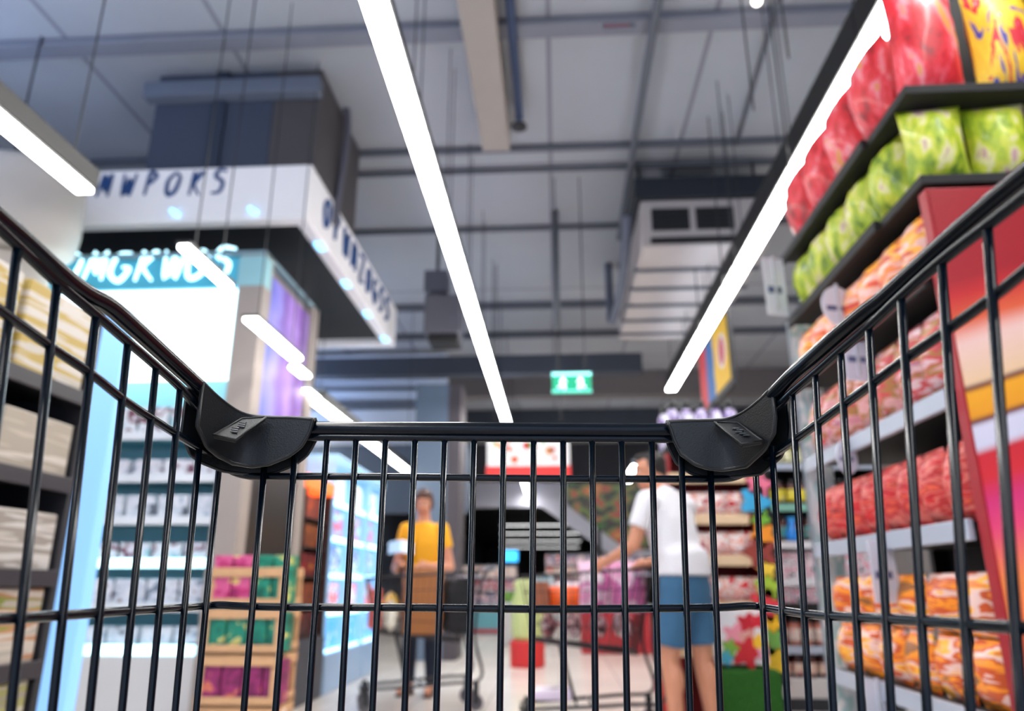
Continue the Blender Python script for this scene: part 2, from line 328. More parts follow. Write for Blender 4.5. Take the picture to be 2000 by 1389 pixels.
# ------------------------------------------------------------------ the cart the picture is taken from
cart = empty('shopping_cart', (0, 0, 0), PSI); tag(cart, 'empty black wire shopping cart filling the foreground, seen from inside its basket', 'shopping cart')
YF = .62; ST = .034; ZB = .50
def wire(A, B, name='wire', r=.0027):
    MB().tube([A, B], r, 8).build(name, black_wire, cart, smooth=True)
def down(A, B):                         # carry the line A->B on to the basket floor
    A = Vector(A); B = Vector(B); return A+(B-A)*((A.z-ZB)/(A.z-B.z))
for a, b_ in ((517,476),(575,538),(636,602),(693,666),(751,727),(809,790),(867,852),(925,914),(983,976),(1042,1038),(1100,1101),(1157,1163),(1215,1225),(1274,1287),(1331,1348),(1387,1407)):
    a2 = a+(a-b_)*50/490; T = PC(a2, 849, YF); wire(T, down(T, PC(b_, 1389, YF)))
LT = [(430,890),(390,868),(352,757),(305,715),(250,668),(188,615),(112,552),(35,480)]; LBt = [383,342,293,238,175,102,21,-78]
RT = [(1475,900),(1508,872),(1547,767),(1592,729),(1641,686),(1697,639),(1760,580),(1839,510),(1928,441)]; RBt = [1500,1539,1581,1628,1683,1741,1811,1896,1995]
sides = []
for TT, BB in ((LT, LBt), (RT, RBt)):
    tops = [PC(t[0], t[1], YF-ST*i) for i, t in enumerate(TT)]; bots = [PC(b_, 1389, YF-ST*i) for i, b_ in enumerate(BB)]
    while tops[-1].y > .0: tops.append(tops[-1]*2-tops[-2]); bots.append(bots[-1]*2-bots[-2])
    for T, B in zip(tops, bots): wire(T, down(T, B), r=.0026)
    sides.append((tops, bots))
def yof(u, side):
    TT = LT if side == 0 else RT; us = [t[0] for t in TT]
    pr = sorted([(uu, YF-ST*i) for i, uu in enumerate(us)])
    if u <= pr[0][0]: a, b_ = pr[0], pr[1]
    elif u >= pr[-1][0]: a, b_ = pr[-2], pr[-1]
    else:
        for a, b_ in zip(pr, pr[1:]):
            if a[0] <= u <= b_[0]: break
    return a[1]+(b_[1]-a[1])*(u-a[0])/(b_[0]-a[0])
def back(pts, n=7, st=.05):             # carry a side wire on behind the picture
    d = (pts[0]-pts[1]); d.normalize(); return [pts[0]+d*st*k for k in range(n, 0, -1)]+pts
LR = [PC(u, v, y) for u, v, y in ((-60,378,.345),(30,455,.38),(112,530,.414),(165,571,.44),(212,597,.462),(262,640,.490),(330,702,.535),(388,755,.575))]
RR = [PC(u, v, y) for u, v, y in ((2040,313,.312),(1985,358,.332),(1930,404,.352),(1850,473,.385),(1785,532,.414),(1725,586,.44),(1690,612,.455),(1632,660,.487),(1590,697,.516),(1550,732,.548),(1512,770,.575))]
rim = back(LR)+[PC(430,796,.600), PC(475,830,.617), PC(530,837,YF), PC(612,837,YF), PC(960,839,YF), PC(1306,841,YF), PC(1400,838,YF), PC(1440,830,.617), PC(1480,798,.600)]+back(RR)[::-1]
MB().tube(bez(rim, 5), .0060, 14).build('top_rim', black_wire, cart, smooth=True)
# second rim wire, welded under the rim
lw = back([PC(*LT[i], YF-ST*i) for i in range(7, 1, -1)]); rw = back([PC(*RT[i], YF-ST*i) for i in range(8, 1, -1)])
low = lw+[PC(400,812,.592), PC(445,845,.612), PC(520,855,YF), PC(640,854,YF), PC(975,856,YF), PC(1280,858,YF), PC(1390,858,YF), PC(1450,845,.612), PC(1500,810,.592)]+rw[::-1]
MB().tube(bez(low, 5), .0034, 10).build('rim_wire', black_wire, cart, smooth=True)
L2 = [(14,616,7.28),(102,679,6),(180,732,5),(243,782,4),(300,820,3),(346,849,2),(392,877,1),(429,899,0)]
R2 = [(2000,531,8.7),(1937,582,8),(1847,647,7),(1768,702,6),(1701,752,5),(1646,792,4),(1595,829,3),(1551,861,2),(1513,887,1),(1478,906,0)]
mk = lambda L: [PC(u, v, YF+.004-ST*k) for u, v, k in L]
h2 = back(mk(L2))+[PC(450,919,.628), PC(480,929,.627), PC(520,931,.626), PC(700,931,.626), PC(1040,935,.626), PC(1300,936,.626), PC(1400,936,.626), PC(1435,932,.627), PC(1460,920,.628)]+back(mk(R2))[::-1]
MB().tube(bez(h2, 4), .0031, 10).build('wire_loop', black_wire, cart, smooth=True)
L3 = [(39,1207,6),(122,1202,5),(196,1197,4),(259,1193,3),(310,1190,2),(359,1187,1),(400,1184,0)]
R3 = [(1983,1226,8),(1880,1219,7),(1797,1213,6),(1730,1209,5),(1672,1206,4),(1617,1203,3),(1570,1199,2),(1529,1193,1),(1492,1187,0)]
h3 = back(mk(L3))+[PC(430,1182,.627), PC(470,1184,.626), PC(560,1186,.626), PC(800,1187,.626), PC(1040,1190,.626), PC(1250,1189,.626), PC(1400,1187,.626), PC(1450,1184,.626), PC(1475,1184,.626)]+back(mk(R3))[::-1]
MB().tube(bez(h3, 4), .0031, 10).build('wire_loop', black_wire, cart, smooth=True)
for dz in (.11, .22, .33):              # the loops below the picture
    MB().tube([Vector((p.x*(1-dz*.12), p.y-.02*dz, p.z-dz)) for p in bez(h3, 2)], .0031, 8).build('wire_loop', black_wire, cart, smooth=True)
# basket floor, chassis and castors
s_ = MB()
for k in range(9): x = -.2+.045*k; s_.tube([(x, -.35, ZB+.005), (x, .62, ZB)], .0026, 6)
for k in range(7): y = -.3+.15*k; s_.tube([(-.235, y, ZB-.002), (.19, y, ZB-.002)], .0031, 6)
s_.build('basket_floor', black_wire, cart, smooth=True)
MB().tube(bez([(-.25,-.55,.95),(-.25,-.45,.45),(-.24,-.3,.22),(-.22,.3,.20),(-.12,.5,.20),(.08,.5,.20),(.18,.3,.20),(.2,-.3,.22),(.21,-.45,.45),(.21,-.55,.95)]), .011, 10).build('chassis', black_wire, cart, smooth=True)
MB().tube([(-.27,-.6,1.0), (.23,-.6,1.0)], .015, 12).build('handle', black_plastic, cart, smooth=True)
for x in (-.2, .16): MB().tube([(x, .25, .2), (x, .45, .51)], .009, 8).build('upright', black_wire, cart)
for x, y in ((-.22, -.3), (.2, -.3), (-.16, .4), (.12, .4)):
    o = MB().tube([(x-.014, y, .06), (x+.014, y, .06)], .06, 20).build('wheel', mat('wheel_rubber', (30, 30, 33), rough=.7), cart, bevel=.004)
    MB().box((x-.022, y-.02, .05), (x-.017, y+.02, .2)).box((x+.017, y-.02, .05), (x+.022, y+.02, .2)).box((x-.022, y-.02, .17), (x+.022, y+.02, .21)).build('fork', dark, o)
# moulded corner guards
def guard(tops, bots, sgn, ledge, lettering):
    def vb(u):
        for a, b_ in zip(bots, bots[1:]):
            if min(a[0], b_[0]) <= u <= max(a[0], b_[0]) and a[0] != b_[0]: return a[1]+(b_[1]-a[1])*(u-a[0])/(b_[0]-a[0])
        return bots[0][1] if abs(u-bots[0][0]) < abs(u-bots[-1][0]) else bots[-1][1]
    Ps = []; T = bez([PC(u, v, y) for u, v, y in tops], 6); U = bez([Vector((u, v, 0)) for u, v, y in tops], 6)
    for p, q in zip(T, U):
        r = ray(q.x, vb(q.x)); Ps.append((p, Vector((p.x, p.y, CZ+p.y*r.z/r.y))))
    it, ib, ot, ob = [], [], [], []
    for i, (p, b_) in enumerate(Ps):
        a = Ps[min(i+1, len(Ps)-1)][0]-Ps[max(i-1, 0)][0]; nrm = Vector((-a.y, a.x, 0))*sgn; nrm.normalize()
        it.append(p); ib.append(b_); ot.append(p+nrm*.020+Vector((0, 0, -.001))); ob.append(b_+nrm*.020+Vector((0, 0, -.004)))
    mid = [(a+b_)/2+Vector((0, 0, .0035)) for a, b_ in zip(it, ot)]
    gd = MB().grid([ib, [a.lerp(b_, .5) for a, b_ in zip(ib, it)], it, mid, ot, ob]).build('corner_guard', black_plastic, cart, smooth=True, solid=.0022, off=0)
    md = gd.modifiers.new('e', 'EDGE_SPLIT'); md.split_angle = math.radians(50)
    MB().tube([it[0]]+ib+[it[-1]], .0017, 8).build('guard_lip', black_plastic, gd, smooth=True)
    MB().tube(it, .0015, 8).build('guard_lip', black_plastic, gd, smooth=True)
    MB().tube([ot[0]]+ob+[ot[-1]], .0015, 8).build('guard_lip', black_plastic, gd, smooth=True)
    Q = [PC(u, v, y) for u, v, y in ledge]
    lg = MB().prism(Q, (0, .001, -.0028)).build('corner_ledge', black_plastic, gd, bevel=.0008)
    MB().tube(Q, .0011, 8, closed=True).build('ledge_edge', black_plastic, gd, smooth=True)
    c = sum(Q, Vector())/4; s = MB()
    nn = (Q[1]-Q[0]).cross(Q[3]-Q[0]); nn.normalize()
    if nn.z < 0: nn = -nn
    e1 = (Q[2]-Q[3]).normalized(); e2 = nn.cross(e1)
    for k in range(lettering):           # worn moulded marks
        o_ = c+e1*(.0034*(k-lettering/2))+e2*.0015*((k*7) % 3-1)+nn*.0006
        s.prism([o_-e1*.0011-e2*.003, o_+e1*.0011-e2*.003, o_+e1*.0011+e2*.002, o_-e1*.0004+e2*.003], nn*.0007)
    s.build('moulded_marks', mat('marks', (58, 62, 66), rough=.5), gd)
guard([(396,747,.572),(415,766,.580),(440,787,.591),(466,804,.600),(492,813,.606),(525,816,.608),(570,817,.608),(611,820,.608)],
      [(390,800),(394,828),(401,842),(417,873),(439,891),(466,905),(502,911),(534,907),(570,891),(592,873),(606,846),(611,822)], 1,
      [(417,850,.573),(473,818,.598),(519,815,.600),(460,859,.566)], 6)
guard([(1508,757,.572),(1488,778,.580),(1462,799,.591),(1440,812,.600),(1414,820,.606),(1385,822,.608),(1340,823,.608),(1306,825,.608)],
      [(1512,792),(1503,846),(1484,878),(1448,911),(1403,918),(1376,915),(1351,907),(1326,887),(1313,855),(1308,831)], -1,
      [(1489,861,.573),(1441,826,.598),(1396,825,.600),(1449,868,.566)], 5)
# ------------------------------------------------------------------ product shapes
def pouch(wd, ht, dp, name, m, crimp=.06):
    """filled foil bag: swollen middle, flat crimped ends; stands on its lower edge"""
    rows = []; NX, NZ = 9, 11
    for side in (1, -1):
        R = []
        for j in range(NZ+1):
            tz = j/NZ; z = tz*ht; e = min(tz, 1-tz)/crimp; pf = (max(0, math.sin(PI*min(max((tz-crimp*.8)/(1-1.6*crimp), 0), 1))))**.45
            wz = wd*(1-.09*math.sin(PI*tz)); r = []
            for i in range(NX+1):
                tx = i/NX; px = max(0, math.sin(PI*tx))**.5
                y = side*dp/2*pf*px+random.uniform(-.03, .03)*dp*pf*px*1.2
                r.append(((tx-.5)*wz, y, z))
            R.append(r)
        rows.append(R)
    mb = MB(); mb.grid(rows[0]); mb.grid(rows[1])
    return mb.build(name, m, smooth=True)
def carton(wd, dp, ht, name, m, bev=.002): return MB().box((-wd/2, -dp/2, 0), (wd/2, dp/2, ht)).build(name, m, bevel=bev)
def jar(name, r, h, mg, ml, label_m=None):
    e = empty(name)
    MB().lathe([(r*.9, 0), (r, .008), (r, h*.74), (r*.82, h*.84)], n=18).build('glass_body', mg, e, smooth=True)
    MB().lathe([(r*.88, h*.83), (r*.9, h*.84), (r*.9, h*.98), (r*.82, h)], n=18).build('lid', ml, e, smooth=True)
    if label_m: MB().lathe([(r*1.01, h*.16), (r*1.02, h*.17), (r*1.02, h*.6), (r*1.01, h*.61)], n=18).build('label', label_m, e, smooth=True)
    return e
def row(proto, spots, label, cat, group, rz=0., jit=.0):
    used = [False]
    for x, y, z in spots: place(proto, used, (x, y, z), rz+random.uniform(-jit, jit), label, cat, group)
def lerp_n(a, b, n): return [a+(b-a)*(i+.5)/n for i in range(n)]
# ------------------------------------------------------------------ gondola on the right
GX, GY0, GY1 = 1.05, 1.93, 3.18
g = empty('shelf_unit', (GX, GY0, 0)); tag(g, 'tall black shelf unit with grey shelf edges at the right, its end facing the cart', 'shelf')
back_m = mat('shelf_back_black', (11, 11, 13), rough=.7)
MB().box((.50, .03, .0), (.54, GY1-GY0, 2.9)).build('back_panel', back_m, g)
MB().box((.0, .04, 0), (.50, GY1-GY0-.02, .14)).build('plinth', dark, g)
for y in (.0, GY1-GY0-.03): MB().box((.44, y, 0), (.58, y+.03, 2.9)).build('upright', back_m, g)
MB().box((.03, .036, .14), (.50, .05, 1.98)).build('side_panel', back_m, g)
SHZ = [.62, 1.08, 1.42, 1.75, 2.04, 2.34]
for i, z in enumerate(SHZ):
    sh = MB().box((.0, .06 if i < 4 else .285, z-.022), (.50, GY1-GY0-.03, z)).build('shelf_board', back_m, g, bevel=.002)
    MB().box((-.018, .05 if i < 4 else .285, z-(.05 if i < 3 else .035)), (.0, GY1-GY0-.03, z+.004)).build('price_rail', steel if i < 3 else back_m, sh, bevel=.003)
MB().box((.0, .05, .14), (.5, GY1-GY0-.03, .162)).build('shelf_board', steel, g)
# packs along the side
R_ = PI/2
P_or = printed('print_orange', [(232,120,20),(250,176,36),(238,200,190),(206,84,30),(250,150,30),(150,90,40)], (6,6,26), detail=3.5, coat=.15, rough=.5)
P_red = printed('print_red', [(180,16,28),(206,30,38),(220,110,100),(190,40,44),(226,90,64),(140,14,32)], (8,8,30), detail=3.5, coat=.15, rough=.5)
P_pink = printed('print_pink', [(206,130,142),(222,160,160),(170,120,60),(206,76,80),(226,190,194),(180,100,136)], (7,7,26), detail=3.5, coat=.15, rough=.5)
P_or2 = printed('print_orange_red', [(214,62,44),(236,130,60),(240,190,180),(248,170,50),(196,50,44),(230,150,140)], (6,6,26), detail=3.5, coat=.15, rough=.5)
P_green = printed('print_green', [(84,116,20),(130,156,24),(164,184,34),(196,202,60),(214,210,150),(190,150,150)], (22,22,9), detail=4, coat=.15, rough=.5)
P_red2 = printed('print_crimson', [(150,14,28),(196,20,36),(216,36,50),(226,70,84),(228,130,140),(214,140,50)], (20,20,8), detail=4, coat=.15, rough=.5)
def shelfrow(z, ph, dp, wd, m, nm, label, cat, grp, y0=.06, y1=1.20, depth=2, shape='pouch', x0=.045):
    pr = pouch(wd*.96, ph, dp, nm, m) if shape == 'pouch' else carton(wd*.95, dp, ph, nm, m)
    n = int((y1-y0)/wd); sp = []
    for d in range(depth):
        for y in lerp_n(y0, y1, n): sp.append((GX+x0+d*(dp+.01), GY0+y, z+.001))
    row(pr, sp, label, cat, grp, R_, .05)
shelfrow(.62, .17, .10, .175, P_or, 'noodle_pack', 'orange and yellow foil pack in the lower tier on the orange shelf', 'snack pack', 'orange packs, lower tier', depth=1)
shelfrow(.795, .16, .10, .175, P_or, 'noodle_pack', 'orange and yellow foil pack stacked in the upper tier on the orange shelf', 'snack pack', 'orange packs, upper tier', depth=1)
shelfrow(.164, .30, .12, .16, printed('print_mixed', [(200,60,90),(240,230,230),(236,170,90),(60,60,70),(230,120,150)], (10,10,14)), 'snack_pack', 'pink and white pack on the bottom shelf under the orange packs', 'snack pack', 'bottom shelf packs', y0=.6, depth=1)
shelfrow(1.08, .215, .11, .14, P_red, 'candy_pack', 'red and pink foil pack on the grey edged shelf above the orange packs', 'snack pack', 'red packs on the middle shelf', depth=1)
shelfrow(1.42, .25, .11, .15, P_pink, 'biscuit_pack', 'pale pink and gold pack on the shelf above the red packs', 'snack pack', 'pink packs on the shelf', depth=1)
shelfrow(1.75, .22, .12, .16, P_or2, 'biscuit_pack', 'orange and rose pack on the black shelf under the green bags', 'snack pack', 'orange rose packs', depth=1)
shelfrow(2.04, .275, .17, .19, P_green, 'snack_bag', 'lime green foil bag on the side of the second highest shelf', 'snack bag', 'green bags along the side', depth=1, y0=.18, x0=.075)
shelfrow(2.34, .38, .18, .22, P_red2, 'snack_bag', 'big crimson foil bag on the top shelf beside the light row', 'snack bag', 'crimson bags along the side', depth=1, y0=.18, x0=.075)
# end of the gondola, facing the cart
e = empty('display_end', (GX, GY0, 0)); tag(e, 'red printed shelf end with slanting cream, yellow and white bands facing the cart', 'display')
MB().box((.0, -.01, 0), (1.15, .035, 1.99)).build('carcass', mat('red_board', (156, 6, 26), rough=.5), e, bevel=.004)
end_m = banded('end_print', 2, [(0,(206,24,60)),(.26,(214,30,70)),(.38,(226,90,50)),(.46,(236,130,60)),(.53,(226,60,110)),(.565,(206,40,110)),(.595,(206,30,40)),(.625,(196,24,36)),(.635,(206,204,222)),(.662,(210,206,224)),(.668,(90,20,36)),(.676,(226,150,10)),(.708,(232,160,14)),(.715,(90,14,30)),(.722,(226,190,150)),(.775,(230,190,180)),(.80,(214,90,50)),(.835,(190,30,30)),(.86,(156,4,22)),(1,(150,4,20))], .0, 1.97, rough=.45, wob=.03, wsc=1.6, shear=-.30, interp='LINEAR')
MB().box((.006, -.016, .02), (1.14, -.01, 1.98)).build('printed_sheet', end_m, e)
o = MB()
for k in range(40):
    a = 2*PI*k/40; 
o.prism([(.36+.13*math.cos(2*PI*k/40), -.018, 1.68+.10*math.sin(2*PI*k/40)) for k in range(40)], (0, .004, 0)); o.build('orange_disc', mat('disc_orange', (220, 110, 30), rough=.45), e)
for z in (2.04, 2.34):
    sh = MB().box((.0, .0, z-.03), (1.15, .275, z)).build('shelf_board', back_m, e, bevel=.003)
MB().box((.15, .262, 1.99), (1.15, .278, 2.9)).build('back_panel', back_m, e)
for x in (.60, 1.12): MB().box((x, .24, 1.99), (x+.03, .262, 2.9)).build('upright', back_m, e)
g2 = pouch(.18, .27, .14, 'snack_bag', P_green)
row(g2, [(GX+.10+.185*i, GY0+.085, 2.041) for i in range(1 if False else 6)], 'lime green foil bag on the black end shelf above the red board', 'snack bag', 'green bags on the end shelf', 0, .15)
g3 = pouch(.23, .42, .14, 'snack_bag', printed('print_yellow_blue', [(24,60,160),(70,60,150),(236,186,30),(240,196,40),(206,30,50),(226,180,190)], (14,14,4), detail=3, coat=.15, rough=.5, dist=1.4))
row(g3, [(GX+.37+.24*i, GY0+.09, 2.341) for i in range(3)], 'tall yellow, blue and red bag on the top end shelf', 'snack bag', 'yellow and blue bags on the end shelf', 0, .12)
g4 = pouch(.23, .42, .14, 'snack_bag', P_red2); g4.location = (GX+.13, GY0+.09, 2.341); g4.rotation_euler.z = .1; tag(g4, 'crimson bag on the corner of the top end shelf', 'snack bag')
# price cards and wobblers on the side
def card(u0, v0, wd, ht, label, x=GX-.03, rnd=False, rz=.25, m=None):
    p = W(u0, v0, X=x); e = empty('price_card', tuple(p), rz); tag(e, label, 'price card')
    if rnd: pts = [(wd/2*math.cos(2*PI*k/28), 0, -ht/2+ht/2*math.sin(2*PI*k/28)) for k in range(28)]
    else: pts = [(-wd/2, 0, -ht), (wd/2, 0, -ht), (wd/2, 0, 0), (-wd/2, 0, 0)]
    MB().prism(pts, (0, .003, 0)).build('card', m or mat('card_white', (224, 228, 242), rough=.4), e)
    MB().box((-.006, -.004, -ht*.9), (.006, 0, .01)).build('clip', mat('clip_clear', (206, 210, 220), rough=.3), e)
    MB().box((-wd*.36, -.0015, -ht*.62), (wd*.30, .0, -ht*.5)).build('printed_line', mat('card_ink', (90, 100, 140)), e)
    return e
card(1508, 505, .10, .27, 'pale lavender card hanging out from the far end of the top shelf', x=.98)
card(1632, 560, .13, .15, 'round white card on the black shelf under the lime green bags', rnd=True)
card(1668, 650, .10, .17, 'white card hanging below the orange and rose packs')
card(1718, 1055, .09, .19, 'white card hanging under the grey edged shelf of red packs')
card(1712, 1330, .10, .2, 'white card hanging under the orange packs shelf')
card(1650, 860, .08, .12, 'white card with rounded top beside the pink packs', rnd=True)
# printed panel at the far end of the gondola
A = W(1566, 900, Y=3.22); B = W(1622, 900, Y=3.22)
e = empty('shelf_banner', (A.x, 3.2, .3)); tag(e, 'tall narrow white and pale green printed panel at the far end of the right shelves', 'banner')
MB().box((0, 0, 0), (B.x-A.x, .02, 1.75)).build('panel', printed('print_pale', [(226,236,240),(236,242,246),(190,220,222),(246,248,250),(150,200,190)], (14,14,7), rand=False), e, bevel=.003)
MB().box((0, -.003, .0), (.006, .022, 1.75)).build('edge_trim', mat('edge_pale', (170, 184, 196)), e)
MB().box((0, 0, -.3), (.02, .02, 0)).build('foot', dark, e)
# ------------------------------------------------------------------ jar shelves
JY = 6.2; A = W(1478, 1150, Y=JY); JX0 = A.x; JX1 = JX0+1.05
jz = lambda v: W(1520, v, Y=JY).z
e = empty('jar_shelf', (JX0, JY, 0)); tag(e, 'black shelf unit of jars behind the right shelves with white price strips', 'shelf')
TZ = jz(800)
MB().box((0, .40, 0), (1.05, .44, TZ)).build('back_panel', back_m, e)
for x in (0, 1.03): MB().box((x, 0, 0), (x+.02, .42, TZ)).build('side_panel', back_m, e)
MB().box((0, -.02, 0), (1.05, .42, jz(1325))).build('plinth', mat('plinth_white', (206, 202, 200), rough=.6), e, bevel=.005)
MB().box((.05, -.024, .03), (1.0, -.02, .12)).build('kick_grille', dark, e)
lv = [(1262, steel), (1178, back_m), (1130, white), (1058, white), (985, mat('strip_green', (130, 190, 170))), (905, steel), (850, steel)]
zs = [jz(1325)]
for v, m_ in lv:
    z = jz(v); zs.append(z); sh = MB().box((.02, 0, z-.02), (1.03, .40, z)).build('shelf_board', back_m, e); MB().box((.02, -.012, z-.055), (1.03, 0, z+.002)).build('price_rail', m_, sh)
MB().box((0, 0, TZ-.02), (1.05, .44, TZ)).build('top_board', back_m, e)
redlid = mat('lid_black', (20, 18, 20), rough=.3); brown = mat('jar_brown', (90, 40, 28), rough=.12, coat=.6); peach = mat('jar_peach', (206, 130, 110), rough=.15, coat=.5)
lab = [printed('jar_label_%d' % i, c, (30, 30, 30)) for i, c in enumerate(([(200,40,40),(240,220,200),(230,120,90)], [(226,140,120),(240,226,214),(120,60,50)], [(236,190,190),(214,60,70),(240,236,236)], [(230,225,230),(200,90,110),(60,50,60)], [(206,40,40),(70,150,150),(240,230,220)], [(160,176,60),(226,210,60),(240,230,180)], [(180,190,60),(240,236,200),(120,140,50)]))]
nm = ['bottom', 'second lowest', 'third lowest', 'fourth lowest', 'middle', 'second highest', 'upper green edged', 'top']
for i in range(7):
    z = zs[i]; hh = min(zs[i+1]-z-.06, .20)
    if i in (2, 3): 
        pr = carton(.12, .12, max(hh, .08), 'cream_cake_box', printed('print_black_white_pink', [(30,28,32),(236,236,240),(226,150,170),(240,238,240),(40,36,40)], (16,16,24)))
        row(pr, [(JX0+.09+.125*k, JY+.09, z+.001) for k in range(8)], 'white and black box with pink print on the %s jar unit shelf' % nm[i], 'box', 'boxes on the jar unit, '+nm[i])
    else:
        pr = jar('jar', .045, hh, [brown, peach, 0, 0, brown, brown, mat('jar_green', (150,150,40), rough=.15, coat=.5)][i], redlid, lab[i])
        row(pr, [(JX0+.075+.1*k, JY+.08, z+.001) for k in range(10)], '%s jar on the %s jar shelf' % (['amber', 'peach', '', '', 'dark brown', 'red labelled', 'olive green'][i], nm[i]), 'jar', 'jars on the jar unit, '+nm[i])
bl = empty('blue_bottle', (JX0+.33, JY-.0+.04, zs[4]+.001)); tag(bl, 'bright blue bottle on the shelf of brown jars', 'bottle'); 
MB().lathe([(.05, 0), (.055, .02), (.055, .07), (.03, .1), (.03, .16)], n=18).build('body', mat('blue_plastic', (30, 130, 220), rough=.3), bl, smooth=True); MB().lathe([(.033, .155), (.033, .19)], n=14).build('cap', mat('cap_blue', (60, 160, 235)), bl)
bl.location.y = JY-.0; bl.location.y = JY+.03
# ------------------------------------------------------------------ snack stand
SY = 5.4; sx0 = .80; sx1 = W(1478, 1000, Y=SY).x; sz = lambda v: W(1400, v, Y=SY).z
e = empty('snack_stand', (sx0, SY, 0)); tag(e, 'red cardboard snack stand with cream shelf edges and colourful cut out border', 'display'); wS = sx1-sx0
redc = mat('red_cardboard', (150, 20, 26), rough=.6); cream = mat('cream_edge', (226, 196, 160), rough=.6)
MB().box((0, .34, 0), (wS, .38, 1.86)).build('back_panel', redc, e)
for x in (0, wS-.02): MB().box((x, .0, .0), (x+.02, .36, 1.86)).build('side_panel', redc, e)
for k in range(5): 
    z = sz((1175, 1085, 1005, 925, 1262)[k]); sh = MB().box((.02, 0, z-.03), (wS-.02, .34, z)).build('shelf_board', redc, e); MB().box((.0, -.015, z-.07), (wS-.06, 0, z+.005)).build('shelf_edge', cream, sh, bevel=.004)
MB().box((0, -.01, 1.84), (wS, .38, 1.90)).build('top_board', back_m, e, bevel=.004)
cols = [(246,196,30),(236,120,150),(60,170,220),(120,180,60),(246,150,40),(150,60,50),(250,210,70),(170,200,60),(226,60,70),(246,190,30),(120,176,80),(246,200,40)]
for k, c in enumerate(cols):
    z = 1.72-.115*k; r_ = .055+.02*(k % 3)
    pts = [(wS+.01+r_*(1+.25*math.sin(5*a+k))*math.cos(a)+.02*math.sin(k*2.2), 0, z+r_*(1+.25*math.sin(5*a+k))*math.sin(a)) for a in [2*PI*j/26 for j in range(26)]]
    MB().prism(pts, (0, .012+.001*k, 0)).build('border_cutout', mat('cut_%d' % k, c, rough=.5), e).location.y = -.03
MB().box((wS+.0, -.014, .3), (wS+.10, -.002, 1.86)).build('border_board', mat('border_dark', (24, 22, 22), rough=.6), e)
sp = pouch(.15, .16, .08, 'sweet_bag', printed('print_sweets', [(214,40,44),(244,236,234),(230,150,130),(246,242,240),(190,30,40)], (12,12,16), coat=.15, rough=.5))
for k, v in enumerate((1175, 1085, 1005, 1262)):
    row(copy_tree(sp) if k else sp, [(sx0+.1+.125*j, SY+.05, sz(v)+.001) for j in range(5)], 'red and white sweet bag on the %s snack stand shelf' % ('third', 'second', 'upper', 'lowest')[k], 'snack bag', 'sweet bags, %s shelf of the stand' % ('third', 'second', 'upper', 'lowest')[k], 0, .1)
# detergent style bottles on top
bt = empty('tall_bottle'); pm = printed('print_lilac', [(226,222,240),(240,238,250),(120,90,160),(200,190,226),(90,60,120)], (9,9,7), rand=True)
MB().lathe([(.044, 0), (.05, .02), (.05, .20), (.046, .25), (.024, .29)], n=20).build('bottle_body', pm, bt, smooth=True)
MB().lathe([(.026, .28), (.030, .29), (.030, .335), (.02, .35)], n=18).build('cap', black_plastic, bt, smooth=True)
row(bt, [(W(u, 850, Y=SY+.08).x, SY+.10, 1.901) for u in (1316, 1344, 1374, 1402, 1430)], 'white and violet bottle with black cap standing on top of the snack stand', 'bottle', 'violet bottles on the snack stand', 0, .5)
bt2 = copy_tree(bt); row(bt2, [(W(u, 850, Y=SY+.25).x, SY+.26, 1.901) for u in (1300, 1330, 1360)], 'violet bottle in the back line on top of the snack stand', 'bottle', 'back line of violet bottles', 0, .5)
# turf block and printed box before the stand
tx0 = W(1396, 1330, Y=4.95).x; tx1 = W(1527, 1330, Y=4.95).x
e = MB().box((0, 0, 0), (tx1-tx0, .34, .43)).build('turf_block', mat('turf', (34, 92, 20), rough=.9, var=.5, vscale=90, bump=1., bscale=300), bevel=.02)
e.location = (tx0, 4.93, 0); tag(e, 'square block covered in green artificial turf beside the legs of the person in white', 'display plinth')
d = e.modifiers.new('sub', 'SUBSURF'); d.subdivision_type = 'SIMPLE'; d.levels = 5; d.render_levels = 5
t = bpy.data.textures.new('turf_noise', 'CLOUDS'); t.noise_scale = .012; d = e.modifiers.new('dis', 'DISPLACE'); d.texture = t; d.strength = .025
bx0 = W(1400, 1250, Y=5.1).x-tx0; bx1 = W(1495, 1250, Y=5.1).x-tx0
e = empty('printed_box', (tx0, 5.05, .455)); tag(e, 'white display box printed with red, pink and yellow flowers standing on the green turf block', 'box'); hb = W(1440, 1192, Y=5.05).z-.455
MB().box((bx0, 0, 0), (bx1, .18, hb)).build('box_body', mat('box_white', (240, 236, 238), rough=.5), e, bevel=.004)
fl = [(.62,.74,.075,(200,24,44)),(.86,.80,.05,(214,30,50)),(.35,.52,.085,(240,150,170)),(.60,.45,.07,(226,160,150)),(.78,.36,.07,(248,196,40)),(.55,.22,.10,(206,30,44)),(.22,.30,.06,(120,170,60)),(.90,.2,.05,(240,170,190)),(.12,.12,.05,(70,170,200))]
for k, (fx, fz, r_, c) in enumerate(fl):
    X = bx0+(bx1-bx0)*fx; Z = hb*fz
    pts = [(min(max(X+r_*.8*(1+.28*math.cos(5*a))*math.cos(a), bx0+.005), bx1-.005), -.002-.0008*k, Z+r_*.8*(1+.28*math.cos(5*a))*math.sin(a)) for a in [2*PI*j/30 for j in range(30)]]
    MB().prism(pts, (0, .003, 0)).build('printed_flower', mat('flower_%d' % k, c, rough=.5), e)
